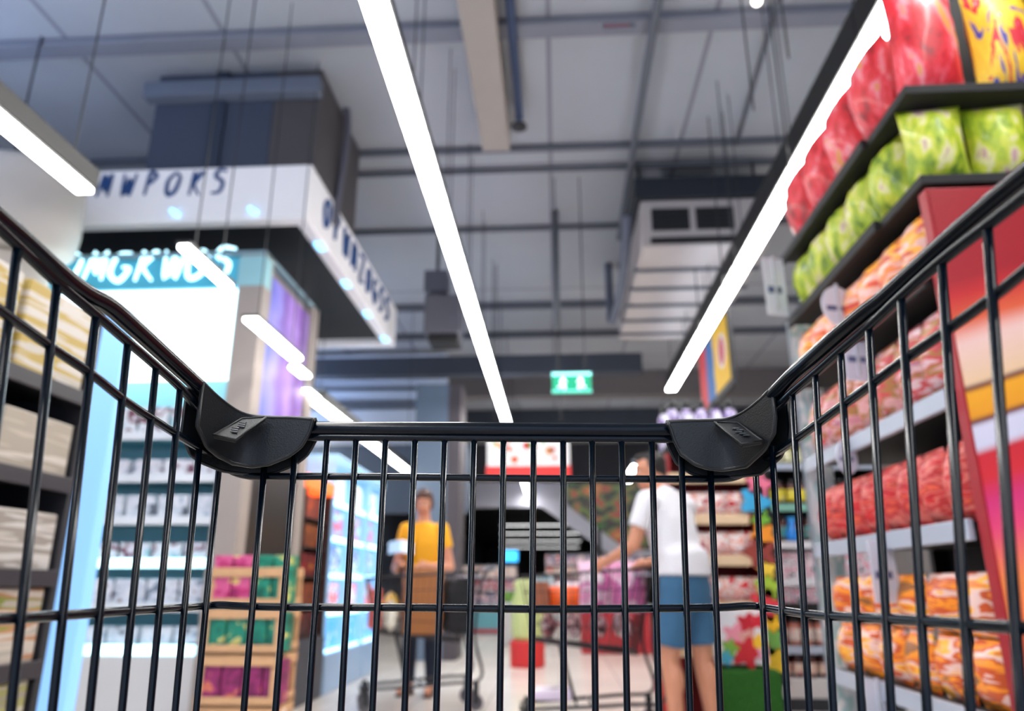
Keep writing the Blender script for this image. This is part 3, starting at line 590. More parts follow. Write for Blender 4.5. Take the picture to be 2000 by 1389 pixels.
# ------------------------------------------------------------------ banner over the stand
e = empty('aisle_banner', (1.42, 5.85, 2.58)); tag(e, 'dark framed aisle banner in red, blue and yellow bands with a round emblem', 'banner')
MB().box((0, -.05, -.12), (.035, 1.25, .52)).build('frame', mat('banner_frame', (22, 22, 28)), e, bevel=.004)
MB().box((-.006, .0, -.06), (.0, 1.2, .50)).build('printed_sheet', banded('banner_print', 1, [(0,(244,196,40)),(.36,(248,200,60)),(.46,(40,110,180)),(.70,(60,120,190)),(.74,(214,50,60)),(1,(200,60,90))], 0, 1.2, wob=.03, wsc=5), e)
MB().prism([(-.008, .22+.15*math.cos(2*PI*k/30), .24+.15*math.sin(2*PI*k/30)) for k in range(30)], (.003, 0, 0)).build('emblem', mat('emblem_white', (236, 232, 240)), e)
MB().prism([(-.010, .22+.09*math.cos(2*PI*k/30), .24+.12*math.sin(2*PI*k/30)) for k in range(30)], (.003, 0, 0)).build('emblem_centre', mat('emblem_red', (206, 60, 80)), e)
for y in (.05, 1.15): MB().tube([(.017, y, .5), (.017, y, (5 if y < 1 else 4.0)-2.58)], .006, 6).build('hanger', dark, e)
for (u, v, yy) in ((1447, 0, 3.4), (1525, 0, 3.0), (1400, 155, 5.4), (1500, 0, 4.0)):
    p = W(u, v, Y=yy); o = pipe('hanging_wire', [(p.x, yy, 5.0), (p.x+.002, yy, 3.3)], .005, {1447: 'thin black wire hanging left of the right light row, longest on the left', 1525: 'thin black wire closest to the crimson bags', 1400: 'thin wire hanging before the air conditioner', 1500: 'thin black wire between two others above the right light row'}[u], dark, 'wire')
# ------------------------------------------------------------------ exit sign, produce poster, other signs
p = W(1079, 765, Y=6.85); q = W(1154, 727, Y=6.85)
e = empty('exit_sign', (p.x, 6.85, p.z)); tag(e, 'lit green emergency exit sign with two white running figures', 'sign'); wE = q.x-p.x; hE = q.z-p.z
MB().box((0, 0, 0), (wE, .06, hE)).build('sign_box', mat('exit_green', (10, 150, 110), emit=.9, rough=.4), e, bevel=.004)
MB().box((-.004, -.004, hE-.03), (wE+.004, .064, hE)).build('top_light', mat('exit_top', (150, 240, 235), emit=1.6), e, bevel=.002)
MB().box((-.003, -.003, .0), (wE+.003, .063, .012)).build('lower_edge', mat('exit_edge', (120, 230, 215), emit=1.0), e)
wm = mat('exit_white', (225, 255, 245), emit=1.8)
for x0, sg in ((wE*.28, 1), (wE*.72, -1)):
    s = MB(); s.prism([(x0+.014*math.cos(2*PI*k/12), -.004, .128+.014*math.sin(2*PI*k/12)) for k in range(12)], (0, .003, 0))
    def bar(a, b_, r_=.009):
        d = Vector((b_[0]-a[0], 0, b_[1]-a[1])); n_ = Vector((-d.z, 0, d.x)).normalized()*r_
        A_ = Vector((x0+sg*a[0], -.004, a[1])); B_ = Vector((x0+sg*b_[0], -.004, b_[1])); n_.x *= sg
        s.prism([A_-n_, B_-n_, B_+n_, A_+n_], (0, .003, 0))
    # legs, trunk and arms
    bar((.0,.115), (-.012,.07), .012); bar((-.012,.07), (.018,.05)); bar((.018,.05), (.008,.02)); bar((-.012,.07), (-.03,.045)); bar((-.03,.045), (-.05,.04)); bar((.0,.11), (.03,.09)); bar((.0,.11), (-.03,.10))
    s.build('running_figure', wm, e)
MB().tube([(wE*.15, .03, hE), (wE*.15, .03, 5-p.z)], .006, 6).build('rod', dark, e); MB().tube([(wE*.85, .03, hE), (wE*.85, .03, 5-p.z)], .006, 6).build('rod', dark, e)
p = W(1088, 640, Y=7.6); q = W(1088, 405, Y=7.6)
pipe('hanging_post', [(p.x, 7.6, p.z), (p.x, 7.6, 5.0)], .04, 'grey vertical post hanging from the ceiling above the exit sign', mat('post_grey', (104, 108, 116), rough=.6), 'post')
p = W(951, 932, Y=9.0); q = W(1112, 855, Y=9.0)
e = empty('fruit_poster', (p.x, 9.0, p.z)); tag(e, 'hanging white poster with scattered fruit pictures and a red lower band', 'poster'); wP = q.x-p.x; hP = q.z-p.z
MB().box((0, 0, 0), (wP, .03, hP+.05)).build('board', mat('poster_white', (238, 236, 236), rough=.4), e, bevel=.003)
MB().box((-.01, -.005, -.03), (wP+.01, .035, .13)).build('red_band', mat('poster_red', (226, 44, 40), rough=.4), e)
random.seed(3)
for k in range(14):
    fx, fz = random.uniform(.08, .92)*wP, random.uniform(.2, .45)+.0; r_ = random.uniform(.02, .05)
    MB().prism([(fx+r_*math.cos(a)*(1+.2*math.sin(3*a)), -.004, fz+r_*math.sin(a)) for a in [2*PI*j/14 for j in range(14)]], (0, .005, 0)).build('fruit_picture', mat('fruit_%d' % (k % 4), [(240,90,40),(220,60,60),(120,160,60),(246,170,110)][k % 4]), e)
for x in (.1, wP-.1): MB().tube([(x, .015, hP), (x, .015, 5-p.z)], .006, 6).build('hanger', dark, e)
p = W(1108, 1060, Y=13.0); q = W(1218, 942, Y=13.0)
e = empty('produce_board', (p.x, 13.0, 0)); tag(e, 'tall board printed with green and orange vegetables behind the person in white', 'poster')
MB().prism([(0, 0, W(1108, 985, Y=13).z), (q.x-p.x, 0, W(1108, 1075, Y=13).z), (q.x-p.x+.8, 0, W(1108, 1075, Y=13).z), (q.x-p.x+.8, 0, q.z), (0, 0, q.z)], (0, .05, 0)).build('board', printed('print_veg', [(50,90,36),(30,36,34),(60,50,40),(90,110,50),(150,60,50),(170,110,60)], (3,3,5), rand=False), e)
MB().box((.5, .05, 0), (.58, .1, q.z)).build('post', dark, e)
# ------------------------------------------------------------------ kiosk with the lit sign (left)
random.seed(11)
KX, KY = -2.1, 4.89; KH = 3.29; KW = 2.1; KD = 1.26
k0 = empty('kiosk', (KX, KY, 0)); tag(k0, 'beige framed kiosk with a glowing white panel over open shelves and a violet poster side', 'kiosk')
beige = mat('kiosk_beige', (158, 147, 140), rough=.55); teal = mat('kiosk_teal', (110, 176, 190), rough=.5)
zk = lambda v: W(300, v, Y=KY).z
MB().box((-.19, 0, 0), (0, .16, KH)).build('corner_column', beige, k0, bevel=.008)
MB().box((-.19, KD-.16, 0), (0, KD, KH)).build('end_column', beige, k0, bevel=.008)
MB().box((-KW, 0, 0), (-KW+.12, .5, KH)).build('outer_column', beige, k0, bevel=.008)
MB().box((-KW, .10, 0), (-.05, KD-.02, KH-.02)).build('carcass', mat('kiosk_dark', (30, 30, 36), rough=.6), k0) if False else None
MB().box((-KW+.12, .50, 0), (-.10, .55, KH-.3)).build('back_panel', mat('kiosk_back_teal', (150, 196, 206), rough=.6), k0)
MB().box((-KW, -.01, KH-.03), (.0, KD, KH)).build('top_board', mat('kiosk_top', (130, 160, 172), rough=.6), k0, bevel=.005)
z1, z0 = KH-.04, zk(562)
MB().box((-KW+.1, .02, z0), (-.19, .10, z1)).build('sign_box', mat('sign_teal', (60, 150, 176), rough=.4, emit=.35), k0, bevel=.004)
MB().box((-.20, -.006, z0), (.004, .12, z1)).build('sign_return', mat('sign_return_teal', (150, 200, 208), rough=.5), k0, bevel=.004)
gl = mat('sign_glow', (190, 240, 255), emit=2.2)
s_ = 0
# brush strokes of the script sign (worn, unreadable)
def stroke(mb, x, z, sc, pts, r=.02, y=.012):
    P = bez([Vector((x+p[0]*sc, y, z+p[1]*sc)) for p in pts], 5); mb.tube(P, [r*(.55+.5*math.sin(PI*i/(len(P)-1))) for i in range(len(P))], 6)
SH = [[(.5,.9),(.15,.95),(.05,.7),(.4,.5),(.35,.15),(.0,.1)], [(.3,.9),(.0,.6),(.1,.1),(.4,.2),(.5,.7),(.3,.9)], [(.0,.1),(.15,.9),(.3,.3),(.45,.9),(.5,.1)], [(.45,.85),(.1,.8),(.0,.3),(.3,.05),(.5,.4),(.3,.45)], [(.05,.05),(.1,.9),(.12,.5),(.45,.9),(.15,.5),(.5,.05)], [(.0,.9),(.15,.1),(.3,.7),(.42,.1),(.55,.9)], [(.3,.9),(.0,.6),(.1,.1),(.4,.2),(.5,.7),(.3,.9)], [(.5,.9),(.15,.95),(.05,.7),(.4,.5),(.35,.15),(.0,.1)]]
for i, sh in enumerate(SH):
    mb = MB(); stroke(mb, -KW+.32+.195*i, z0+.05, .28, [(a+.12*(b_), b_) for a, b_ in sh], .017); mb.build('script_mark', gl, k0, smooth=True)
z1, z0 = z0-.01, zk(738)
MB().box((-KW+.12, .03, z0), (-.20, .10, z1)).build('light_panel', mat('light_panel', (226, 248, 255), emit=2.6, rough=.3), k0, bevel=.006)
MB().box((-.2, .02, z0), (-.17, .11, z1)).build('panel_frame', mat('frame_cyan', (150, 226, 240), emit=.6), k0)
# shelves under the lit panel
kz = [zk(v) for v in (842, 925, 1008, 1092, 1178, 1262)]
cyl = mat('shelf_light', (190, 240, 255), emit=2.2)
for i, z in enumerate(kz):
    sh = MB().box((-KW+.12, .04, z-.03), (-.19, .5, z)).build('shelf_board', teal, k0, bevel=.003)
    MB().box((-KW+.13, .02, z-.055), (-.195, .04, z+.004)).build('shelf_edge', cyl if i in (3, 5) else mat('edge_white', (222, 226, 232)), sh, bevel=.003)
    MB().box((-KW+.13, .06, z-.045), (-.2, .075, z-.031)).build('shelf_lamp', cyl, sh)
MB().box((-KW+.12, .02, 0), (-.19, .5, kz[5]-.06)).build('base_cabinet', mat('kiosk_base', (208, 206, 206), rough=.45), k0, bevel=.006)
# side of the kiosk
MB().box((-.10, .16, 0), (-.06, KD-.16, KH-.03)).build('side_panel', mat('side_beige', (146, 138, 134), rough=.6), k0)
pz0, pz1 = 2.02, 3.17
MB().box((-.06, .20, pz0), (-.02, KD-.20, pz1)).build('violet_poster', banded('violet', 1, [(0,(90,100,200)),(.2,(140,130,214)),(.4,(110,70,170)),(.6,(160,120,206)),(.8,(104,44,150)),(1,(150,110,200))], .2, KD-.2, wob=.08, wsc=4, emit=.12, interp='LINEAR'), k0)
MB().box((-.06, .17, .0), (-.03, KD-.17, 1.92)).build('black_panel', mat('kiosk_black', (14, 15, 18), rough=.35), k0)
# stock on the kiosk shelves
pk = [printed('print_white_teal', [(150,190,200),(206,214,222),(220,222,228),(110,60,76),(206,200,210)], (9,9,10)),
      printed('print_white_wine', [(120,70,90),(206,204,212),(222,220,226),(200,200,212),(110,124,140)], (9,9,12)),
      printed('print_white_black', [(90,98,112),(200,206,216),(220,222,230),(160,176,194)], (9,9,12))]
for i, z in enumerate(kz):
    hh = (kz[i-1]-z-.10) if i else .26; ht = (.72, .55, .8, .6, .85, .7)[i]*hh
    pr = carton(.20, .16, ht, 'food_box', pk[i % 3], .006); nmz = ('top', 'second', 'third', 'fourth', 'fifth', 'lowest')[i]
    row(pr, [(KX-KW+.27+.222*j, KY+.15, z+.001) for j in range(8)], 'white printed box on the %s shelf under the glowing panel' % nmz, 'box', 'boxes on the %s kiosk shelf' % nmz, 0, .08)
# ------------------------------------------------------------------ white canopy over the kiosk
CX, CY = -1.86, 5.0
cp = empty('canopy', (CX, CY, 3.60)); tag(cp, 'large white canopy sign with blue script letters along its front and side', 'canopy')
cwh = mat('canopy_white', (236, 234, 236), rough=.5, emit=.12)
zt = 4.08-3.60
MB().box((-3.0, 0, .0), (0, .12, zt)).build('front_fascia', cwh, cp, bevel=.02)
MB().box((-.12, .12, .0), (0, 3.1, zt)).build('side_fascia', cwh, cp, bevel=.02)
MB().box((-3.0, 3.1, .0), (0, 3.2, zt)).build('rear_fascia', cwh, cp, bevel=.02)
MB().box((-3.0, .1, .08), (-.1, 3.1, .12)).build('soffit', mat('soffit_black', (8, 9, 12), rough=.6), cp)
MB().box((-3.0, .1, zt-.04), (-.1, 3.1, zt)).build('roof', cwh, cp)
navy = mat('letter_blue', (20, 70, 130), rough=.5)
r2 = random.Random(5)
SH2 = SH+[[(.1,.1),(.15,.9),(.45,.8),(.2,.5)], [(.0,.9),(.5,.9),(.1,.1),(.5,.1)]]
for i in range(10):
    mb = MB(); x = -2.45+.185*i; sh = SH2[(i*3) % 10]; stroke(mb, x, .22, .24, [(a*.75+.1*b_, b_) for a, b_ in sh], .016, -.006)
    mb.build('script_letter', navy, cp, smooth=True)
for i in range(9):
    mb = MB(); sh = SH2[(i*7+1) % 10]; y = .35+.28*i
    P = bez([Vector((.006, y+a*.26, .12+b_*.3)) for a, b_ in sh], 5); mb.tube(P, .020, 6); mb.build('script_letter', navy, cp, smooth=True)
blue_l = mat('blue_spot', (120, 200, 255), emit=2.4)
for i, (u, v) in enumerate(((345, 408), (497, 404), (50, 412))):
    p = W(u, v, Y=CY-.01); o = MB().box((p.x-.045, CY-.03, p.z-.05), (p.x+.03, CY-.001, p.z-.02), rot=(0, .6, 0)).build('edge_spot', blue_l, cp); o.location = (-CX, -CY, -3.60)
for i, y in enumerate((5.4, 6.2, 7.0, 7.8)):
    o = MB().box((-.02, y-CY, -.016), (-.08, y-CY+.14, -.001)).build('edge_spot', blue_l, cp)
# cream drum sign at the left of the canopy
p = W(60, 405, Y=4.5)
e = empty('drum_sign', (p.x-.25, 4.55, p.z-.36)); tag(e, 'rounded cream drum shaped sign before the left end of the canopy', 'sign')
MB().lathe([(.50, 0), (.56, .04), (.58, .2), (.56, .62), (.50, .68)], n=40, sy=.6).build('drum_body', mat('drum_cream', (190, 183, 174), rough=.5, emit=.06), e, smooth=True)
MB().lathe([(.30, -.30), (.42, -.26), (.42, -.04), (.3, 0)], n=36, sy=.6).build('lower_ring', mat('drum_cream2', (182, 173, 162), rough=.5, emit=.06), e, smooth=True)
MB().tube([(0, 0, .66), (0, 0, 5-e.location.z)], .008).build('rod', dark, e)
# lit totem between the left shelves and the kiosk
A = W(132, 900, Y=2.9); B = W(210, 900, Y=2.9)
e = empty('lit_totem', (A.x-.04, 2.88, 0)); tag(e, 'glowing pale blue upright light column between the near left shelves and the kiosk', 'light column'); wT = B.x-A.x+.04
MB().box((.06, 0, .04), (wT, .07, 2.05)).build('light_face', mat('totem_face', (96, 150, 220), emit=.75, ecol=(150, 200, 250), rough=.3), e, bevel=.006)
MB().box((0, .005, .04), (.06, .06, 2.05)).build('blue_edge', mat('totem_edge', (20, 90, 190), emit=.6), e, bevel=.006)
MB().box((-.04, -.08, 0), (wT+.04, .14, .04)).build('foot', dark, e, bevel=.004)
# ------------------------------------------------------------------ near left shelves
LX = -1.6; LY1 = 2.40
e = empty('shelf_unit', (LX, -.6, 0)); tag(e, 'dark shelf unit of long beige cartons close at the left edge', 'shelf'); LL = LY1+.6
MB().box((-.50, 0, 0), (-.46, LL, 1.86)).build('back_panel', mat('left_back', (20, 20, 24), rough=.7), e)
MB().box((-.50, LL-.03, 0), (0, LL, 1.86)).build('end_panel', mat('left_end', (34, 34, 40), rough=.6), e)
MB().box((-.50, 0, 0), (0, LL-.03, .15)).build('plinth', dark, e)
LZ = [.33, .70, .965, 1.255, 1.545]
for z in LZ:
    sh = MB().box((-.46, 0, z-.02), (0, LL-.03, z)).build('shelf_board', dark, e); MB().box((.0, 0, z-.045), (.016, LL-.03, z+.004)).build('price_rail', mat('rail_dark', (52, 50, 56), rough=.35), sh, bevel=.002)
cart_m = [printed('carton_beige_%d' % i, c, (2.2, 1.5, 34), dist=0, detail=2) for i, c in enumerate(([(170,160,150),(196,188,178),(160,156,100),(156,148,138)], [(170,162,152),(196,186,174),(176,130,96),(130,140,60),(186,176,164)], [(172,164,156),(200,196,192),(150,142,134),(186,180,172)], [(182,172,160),(164,154,140),(200,192,182)], [(184,176,162),(200,194,186),(176,150,70),(190,184,174)], [(236,232,228),(220,212,204),(244,242,240)], [(226,214,206),(240,236,232)]))]
for i, z in enumerate(LZ):
    gap = (LZ[i+1] if i < 4 else 1.88)-z; ht = gap-(.05 if i in (0, 1, 4) else .115); n_ = 8
    pr = carton(.32, .26, ht, 'long_carton', cart_m[i], .006); nmz = ('lowest', 'second lowest', 'middle', 'second highest', 'top')[i]
    row(pr, [(LX-.135, -.275+.352*j, z+.001) for j in range(n_)], 'beige striped carton on the %s board of the near left shelves' % nmz, 'carton', 'cartons on the %s left board' % nmz, PI/2)
# ------------------------------------------------------------------ crates by the kiosk corner
wood = mat('crate_wood', (206, 160, 116), rough=.6, var=.15, vscale=12)
A = W(398, 1200, Y=4.25); B = W(548, 1200, Y=4.25); cz = lambda v: W(470, v, Y=4.25).z; cw = B.x-A.x
def crate(z, ht, lab_):
    e = empty('wooden_crate', (A.x, 4.25, z)); tag(e, lab_, 'crate', None)
    MB().box((0, 0, 0), (cw, .34, .012)).build('base_board', wood, e)
    for y in (0, .328):
        for zz in (.0, ht-.055): MB().box((0, y, zz), (cw, y+.012, zz+.05)).build('slat', wood, e, bevel=.002)
    for x in (0, cw-.012):
        for zz in (.0, ht-.055): MB().box((x, .012, zz), (x+.012, .328, zz+.05)).build('slat', wood, e, bevel=.002)
    for x in (.002, cw-.03):
        for y in (.012, .30): MB().box((x+(.01 if x < .1 else 0), y, .0), (x+.028, y+.028, ht)).build('corner_post', wood, e)
    return e
tops = [(1389, 1212), (1212, 1150), (1150, 1140)]
zA = 0.0; hs = [.30, .26, .24, .22]
labs = ['light wooden crate at the bottom of the crate stack by the kiosk corner', 'light wooden crate with purple packs, second from the bottom of the stack', 'light wooden crate with green packs, third in the stack', 'topmost light wooden crate holding pink and green packs']
pcm = [printed('crate_print_%d' % i, c, (12, 12, 14)) for i, c in enumerate(([(236,226,214),(246,160,40),(240,236,230),(226,60,50)], [(90,20,60),(120,30,80),(150,40,100),(206,110,90)], [(12,80,66),(20,110,90),(30,130,104),(200,190,110)], [(150,30,90),(190,50,110),(214,90,140),(226,190,120)], [(14,90,70),(20,116,90),(36,140,110),(206,200,110)]))]
cnm = ['white and orange', 'purple', 'dark green', 'magenta', 'green']
for i in range(4):
    crate(zA, hs[i], labs[i]); n_ = 4; ph = hs[i]-.035 if i < 3 else .27
    for kk, (sel, rng) in enumerate(([(i, range(4))] if i < 3 else [(3, range(2)), (4, range(2, 4))])):
        pr = carton(.105, .11, ph, 'tea_box', pcm[sel], .004)
        row(pr, [(A.x+.07+.115*j, 4.25+.075, zA+.013) for j in rng], '%s box standing in the %s wooden crate' % (cnm[sel], ('bottom', 'second', 'third', 'topmost')[i]), 'box', '%s boxes in the crates' % cnm[sel])
    zA += hs[i]+.002
# ------------------------------------------------------------------ dark cabinet and blue coolers
def cooler(y0, y1, h0, h1, xx, body, face, label, shelfm, packm, packlabel, group, sign=None, nrow=5, emit_lamp=None, base_m=dark):
    e = empty('display_cooler', (xx, y0, 0)); tag(e, label, 'cooler'); L = y1-y0
    MB().box((-.6, 0, 0), (-.56, L, h1)).build('back_panel', face, e)
    for y in (0, L-.03): MB().box((-.56, y, h0), (0, y+.03, h1)).build('side_panel', body, e, bevel=.005)
    MB().box((-.56, 0, 0), (.02, L, h0)).build('base_cabinet', base_m, e, bevel=.01)
    MB().box((-.56, 0, h1), (.02, L, h1+.12)).build('header', sign or body, e, bevel=.02)
    used = []
    for k in range(nrow):
        z = h0+(h1-h0)*k/nrow+.002
        sh = MB().box((-.55, .03, z-.0), (-.03, L-.03, z+.015)).build('shelf_board', shelfm, e)
        if emit_lamp: MB().box((-.04, .035, z-.02 if k else z), (-.025, L-.035, z+.02)).build('shelf_lamp', emit_lamp, sh)
        ht = (h1-h0)/nrow*.78; w_ = .13; n_ = int((L-.08)/w_)
        pr = carton(w_*.9, .14, ht, 'drink_carton', packm[k % len(packm)], .006); nmz = ('lowest', 'second', 'third', 'fourth', 'top')[k]
        row(pr, [(xx-.13, y0+.04+w_*(j+.5), z+.016) for j in range(n_)], packlabel % nmz, 'carton', group+', '+nmz+' shelf', PI/2)
    return e
red_or = [printed('cab_print_%d' % i, c, (12, 12, 10)) for i, c in enumerate(([(120,20,24),(60,14,20),(150,40,30)], [(90,20,26),(130,60,30),(60,16,20)], [(160,30,34),(100,20,24),(200,120,40)], [(190,110,40),(120,60,30),(150,60,30)], [(206,90,30),(150,60,40),(90,40,30)]))]
cooler(6.20, 6.95, .50, 1.72, KX, mat('cab_brown', (50, 26, 24), rough=.5), mat('cab_back', (60, 22, 22), rough=.6), 'dark brown display cabinet with a glowing orange header beyond the kiosk', mat('cab_shelf', (50, 30, 26)), red_or, 'dark red and amber pack on the %s shelf of the brown cabinet', 'brown cabinet packs', mat('orange_header', (255, 110, 50), emit=1.2), base_m=mat('cab_base', (58, 62, 72), rough=.5))
bl_ = mat('cooler_lamp', (170, 225, 255), emit=3.0); bf = mat('cooler_face', (70, 160, 235), emit=.55)
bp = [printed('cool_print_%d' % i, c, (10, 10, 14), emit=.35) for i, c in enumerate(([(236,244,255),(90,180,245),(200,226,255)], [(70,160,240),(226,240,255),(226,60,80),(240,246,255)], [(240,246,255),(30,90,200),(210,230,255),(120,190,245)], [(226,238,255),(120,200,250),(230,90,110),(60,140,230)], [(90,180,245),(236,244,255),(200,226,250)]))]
for i, (a, b_) in enumerate(((7.0, 7.66), (7.68, 8.34), (8.36, 9.02))):
    cooler(a, b_, .34, 2.02, KX, mat('cooler_body', (150, 200, 240), rough=.35, emit=.25), bf, ('first', 'middle', 'last')[i]+' of three glowing blue coolers standing along the left aisle', mat('cooler_shelf', (190, 220, 245), emit=.3), bp, 'white and blue carton on the %s shelf of the '+('first', 'middle', 'last')[i]+' blue cooler', ('first', 'middle', 'last')[i]+' cooler cartons', base_m=mat('cooler_base', (150, 180, 214), rough=.3), emit_lamp=bl_)
# ------------------------------------------------------------------ pillar and far displays
A = W(818, 840, Y=10.6); B = W(905, 840, Y=10.6)
e = empty('pillar', (A.x, 10.3, 0)); tag(e, 'square slate grey pillar with a brown right edge left of the centre light row', 'pillar')
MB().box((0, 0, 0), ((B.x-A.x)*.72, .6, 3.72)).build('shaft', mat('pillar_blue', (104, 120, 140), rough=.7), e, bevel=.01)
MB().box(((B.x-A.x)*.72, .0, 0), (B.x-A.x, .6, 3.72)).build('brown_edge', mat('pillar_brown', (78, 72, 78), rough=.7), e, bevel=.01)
def gond(x, y, wd, label, prints, n=4, h=1.3, base=teal, cnt=9, grp='', rot=0., cat='shelf', nm='far_shelf'):
    e = empty(nm, (x, y, 0), rot); tag(e, label, cat)
    MB().box((0, .4, 0), (wd, .44, h)).build('back_panel', mat('far_back', (120, 120, 124), rough=.7), e)
    MB().box((0, 0, 0), (wd, .42, .55)).build('base_panel', base, e, bevel=.01); MB().box((0, -.012, .03), (wd, 0, .10)).build('kick_strip', mat('kick_red', (190, 50, 60)), e)
    for k in range(n):
        z = .56+(h-.56)*k/n; sh = MB().box((0, 0, z-.0), (wd, .40, z+.02)).build('shelf_board', mat('far_board', (206, 196, 200)), e)
        w_ = wd/cnt; ht = (h-.56)/n*.75; pr = carton(w_*.9, .2, ht, 'boxed_goods', prints[k % len(prints)])
        row(pr, [(x+w_*(j+.5), y+.14, z+.021) for j in range(cnt)], 'small coloured box on %s board of the %s' % (('the lowest', 'the second', 'the third', 'the top')[k], grp), 'box', grp+' boxes, board %d' % (k+1))
    return e
fp = [printed('far_print_%d' % i, c, (6, 6, 9)) for i, c in enumerate(([(206,60,70),(236,210,214),(120,120,150),(226,150,150)], [(90,60,130),(226,190,200),(180,50,60),(230,230,236)], [(200,60,60),(240,220,210),(230,150,120)]))]
gond(-2.6, 15.8, 1.75, 'far low shelf with a teal front and red foot strip beyond the pillar', fp, 3, 1.35, grp='far teal shelf')
gond(-.3, 19.0, 2.4, 'distant shelf of red and white boxes across the end of the aisle', fp, 4, 1.7, mat('far_base_w', (206, 206, 210)), 10, 'distant end shelf')
gond(2.6, 17.0, 2.4, 'distant right shelf of coloured boxes half hidden by the person in white', fp, 4, 1.7, mat('far_base_w2', (196, 196, 200)), 8, 'distant right shelf')
p = W(977, 1112, Y=15.6); q = W(1010, 1094, Y=15.6)
e = empty('blue_screen', (p.x, 15.85, 1.35)); tag(e, 'small glowing light blue screen above the far teal shelf', 'screen')
MB().box((0, 0, .06), (q.x-p.x, .04, .06+.22)).build('screen_face', mat('screen_blue', (60, 180, 255), emit=1.6), e); MB().box((.1, .01, 0), (.2, .03, .06)).build('stand', dark, e)
# green and red barrel display by the cart of the person in white
p = W(1030, 1240, Y=9.6)
e = empty('barrel_display', (p.x, 9.6, 0)); tag(e, 'pale green barrel display on a red base in the middle of the aisle', 'display')
MB().lathe([(.20, 0), (.21, .03), (.21, .28), (.20, .30)], n=28).build('red_base', mat('barrel_red', (200, 40, 40), rough=.5), e)
MB().lathe([(.17, .30), (.19, .38), (.19, .75), (.15, .86), (.17, .96), (.1, 1.0)], n=28).build('barrel', mat('barrel_green', (188, 196, 130), rough=.5, var=.2), e, smooth=True)
# promotional bins with fruit
def bin_(x, y, wd, label, c, fruits, grp, fl_):
    e = empty('produce_bin', (x, y, 0)); tag(e, label, 'bin')
    MB().box((0, 0, 0), (wd, .6, .62)).build('bin_body', c, e, bevel=.02); MB().box((-.02, -.02, .62), (wd+.02, .62, .66)).build('rim', white, e)
    pr = MB().ell((0, 0, 0), (.055, .055, .05), 14, 9).build('fruit', fruits, smooth=True)
    sp = [(x+.07+.115*i+.03*(j % 2), y+.08+.11*j, .66+.05+(.07 if (i+j) % 3 == 0 else 0)) for i in range(int(wd/.12)) for j in range(5)]
    row(pr, sp, fl_, 'fruit', grp)
bin_(.32, 11.4, 1.0, 'red and white bin heaped with orange fruit behind the full cart', mat('bin_red', (176, 40, 50), rough=.5), mat('fruit_orange', (236, 110, 40), rough=.5, var=.15), 'oranges in the red bin', 'round orange fruit heaped in the red bin behind the full cart')
bin_(-.95, 12.9, .8, 'low white bin of green fruit beside the far teal shelf', mat('bin_white', (200, 200, 200), rough=.5), mat('fruit_green', (110, 160, 60), rough=.5, var=.15), 'green fruit in the white bin', 'round green fruit heaped in the low white bin')
# ------------------------------------------------------------------ people
def loft(mb, rings, n=24):
    """closed tube through elliptical rings: (centre, rx, ry[, tilt])"""
    rows = []
    for i, (c, rx, ry) in enumerate(rings):
        c = Vector(c); a = Vector(rings[max(i-1, 0)][0]); b = Vector(rings[min(i+1, len(rings)-1)][0]); t = (b-a).normalized()
        if abs(t.z) > .55: ex = Vector((1, 0, 0)); ey = t.cross(ex).normalized(); ex = ey.cross(t).normalized()
        else: ey = Vector((0, 0, 1)).cross(t).normalized(); ex = t.cross(ey).normalized()
        rows.append([c+ex*rx*math.cos(2*PI*k/n)+ey*ry*math.sin(2*PI*k/n) for k in range(n)])
    o = len(mb.v); mb.grid(rows, close=True); L = len(rows)
    mb.f += [tuple(o+k for k in range(n))[::-1], tuple(o+(L-1)*n+k for k in range(n))]
    return mb
def limb(mb, pts, rs):
    for i in range(len(pts)-1): loft(mb, [(Vector(pts[i]).lerp(Vector(pts[i+1]), t), rs[i]+(rs[i+1]-rs[i])*t, rs[i]+(rs[i+1]-rs[i])*t) for t in (0, .5, 1)], 16)
    for p, r in zip(pts, rs): mb.ell(p, (r, r, r), 14, 9)
def hand(mb, wr, fwd, side, curl=.5, thumb=1):
    """palm, four bent fingers of unequal length and a thumb leaving the side of the palm"""
    f = Vector(fwd).normalized(); s = Vector(side); s = (s-f*s.dot(f)).normalized(); d = f.cross(s)*-1
    if d.z > 0: d = -d
    w_ = Vector(wr); pc = w_+f*.045
    loft(mb, [(w_, .026, .020), (w_+f*.03, .036, .018), (w_+f*.07, .040, .015), (w_+f*.088, .036, .012)])
    for i, (o, L) in enumerate(((-.030, .062), (-.010, .078), (.011, .072), (.031, .056))):
        b0 = w_+f*.080+s*o; b1 = b0+(f*math.cos(curl*.5)+d*math.sin(curl*.5))*L*.5; b2 = b1+(f*math.cos(curl*1.4)+d*math.sin(curl*1.4))*L*.3; b3 = b2+(f*math.cos(curl*2.2)+d*math.sin(curl*2.2))*L*.24
        limb(mb, [b0, b1, b2, b3], [.0098, .0092, .0086, .0078])
    t0 = w_+f*.02+s*(-.03*thumb); t1 = t0+(f*.5-s*.7*thumb+d*.3).normalized()*.038; t2 = t1+(f*.8-s*.2*thumb+d*.4).normalized()*.03
    limb(mb, [t0, t1, t2], [.013, .0110, .009])
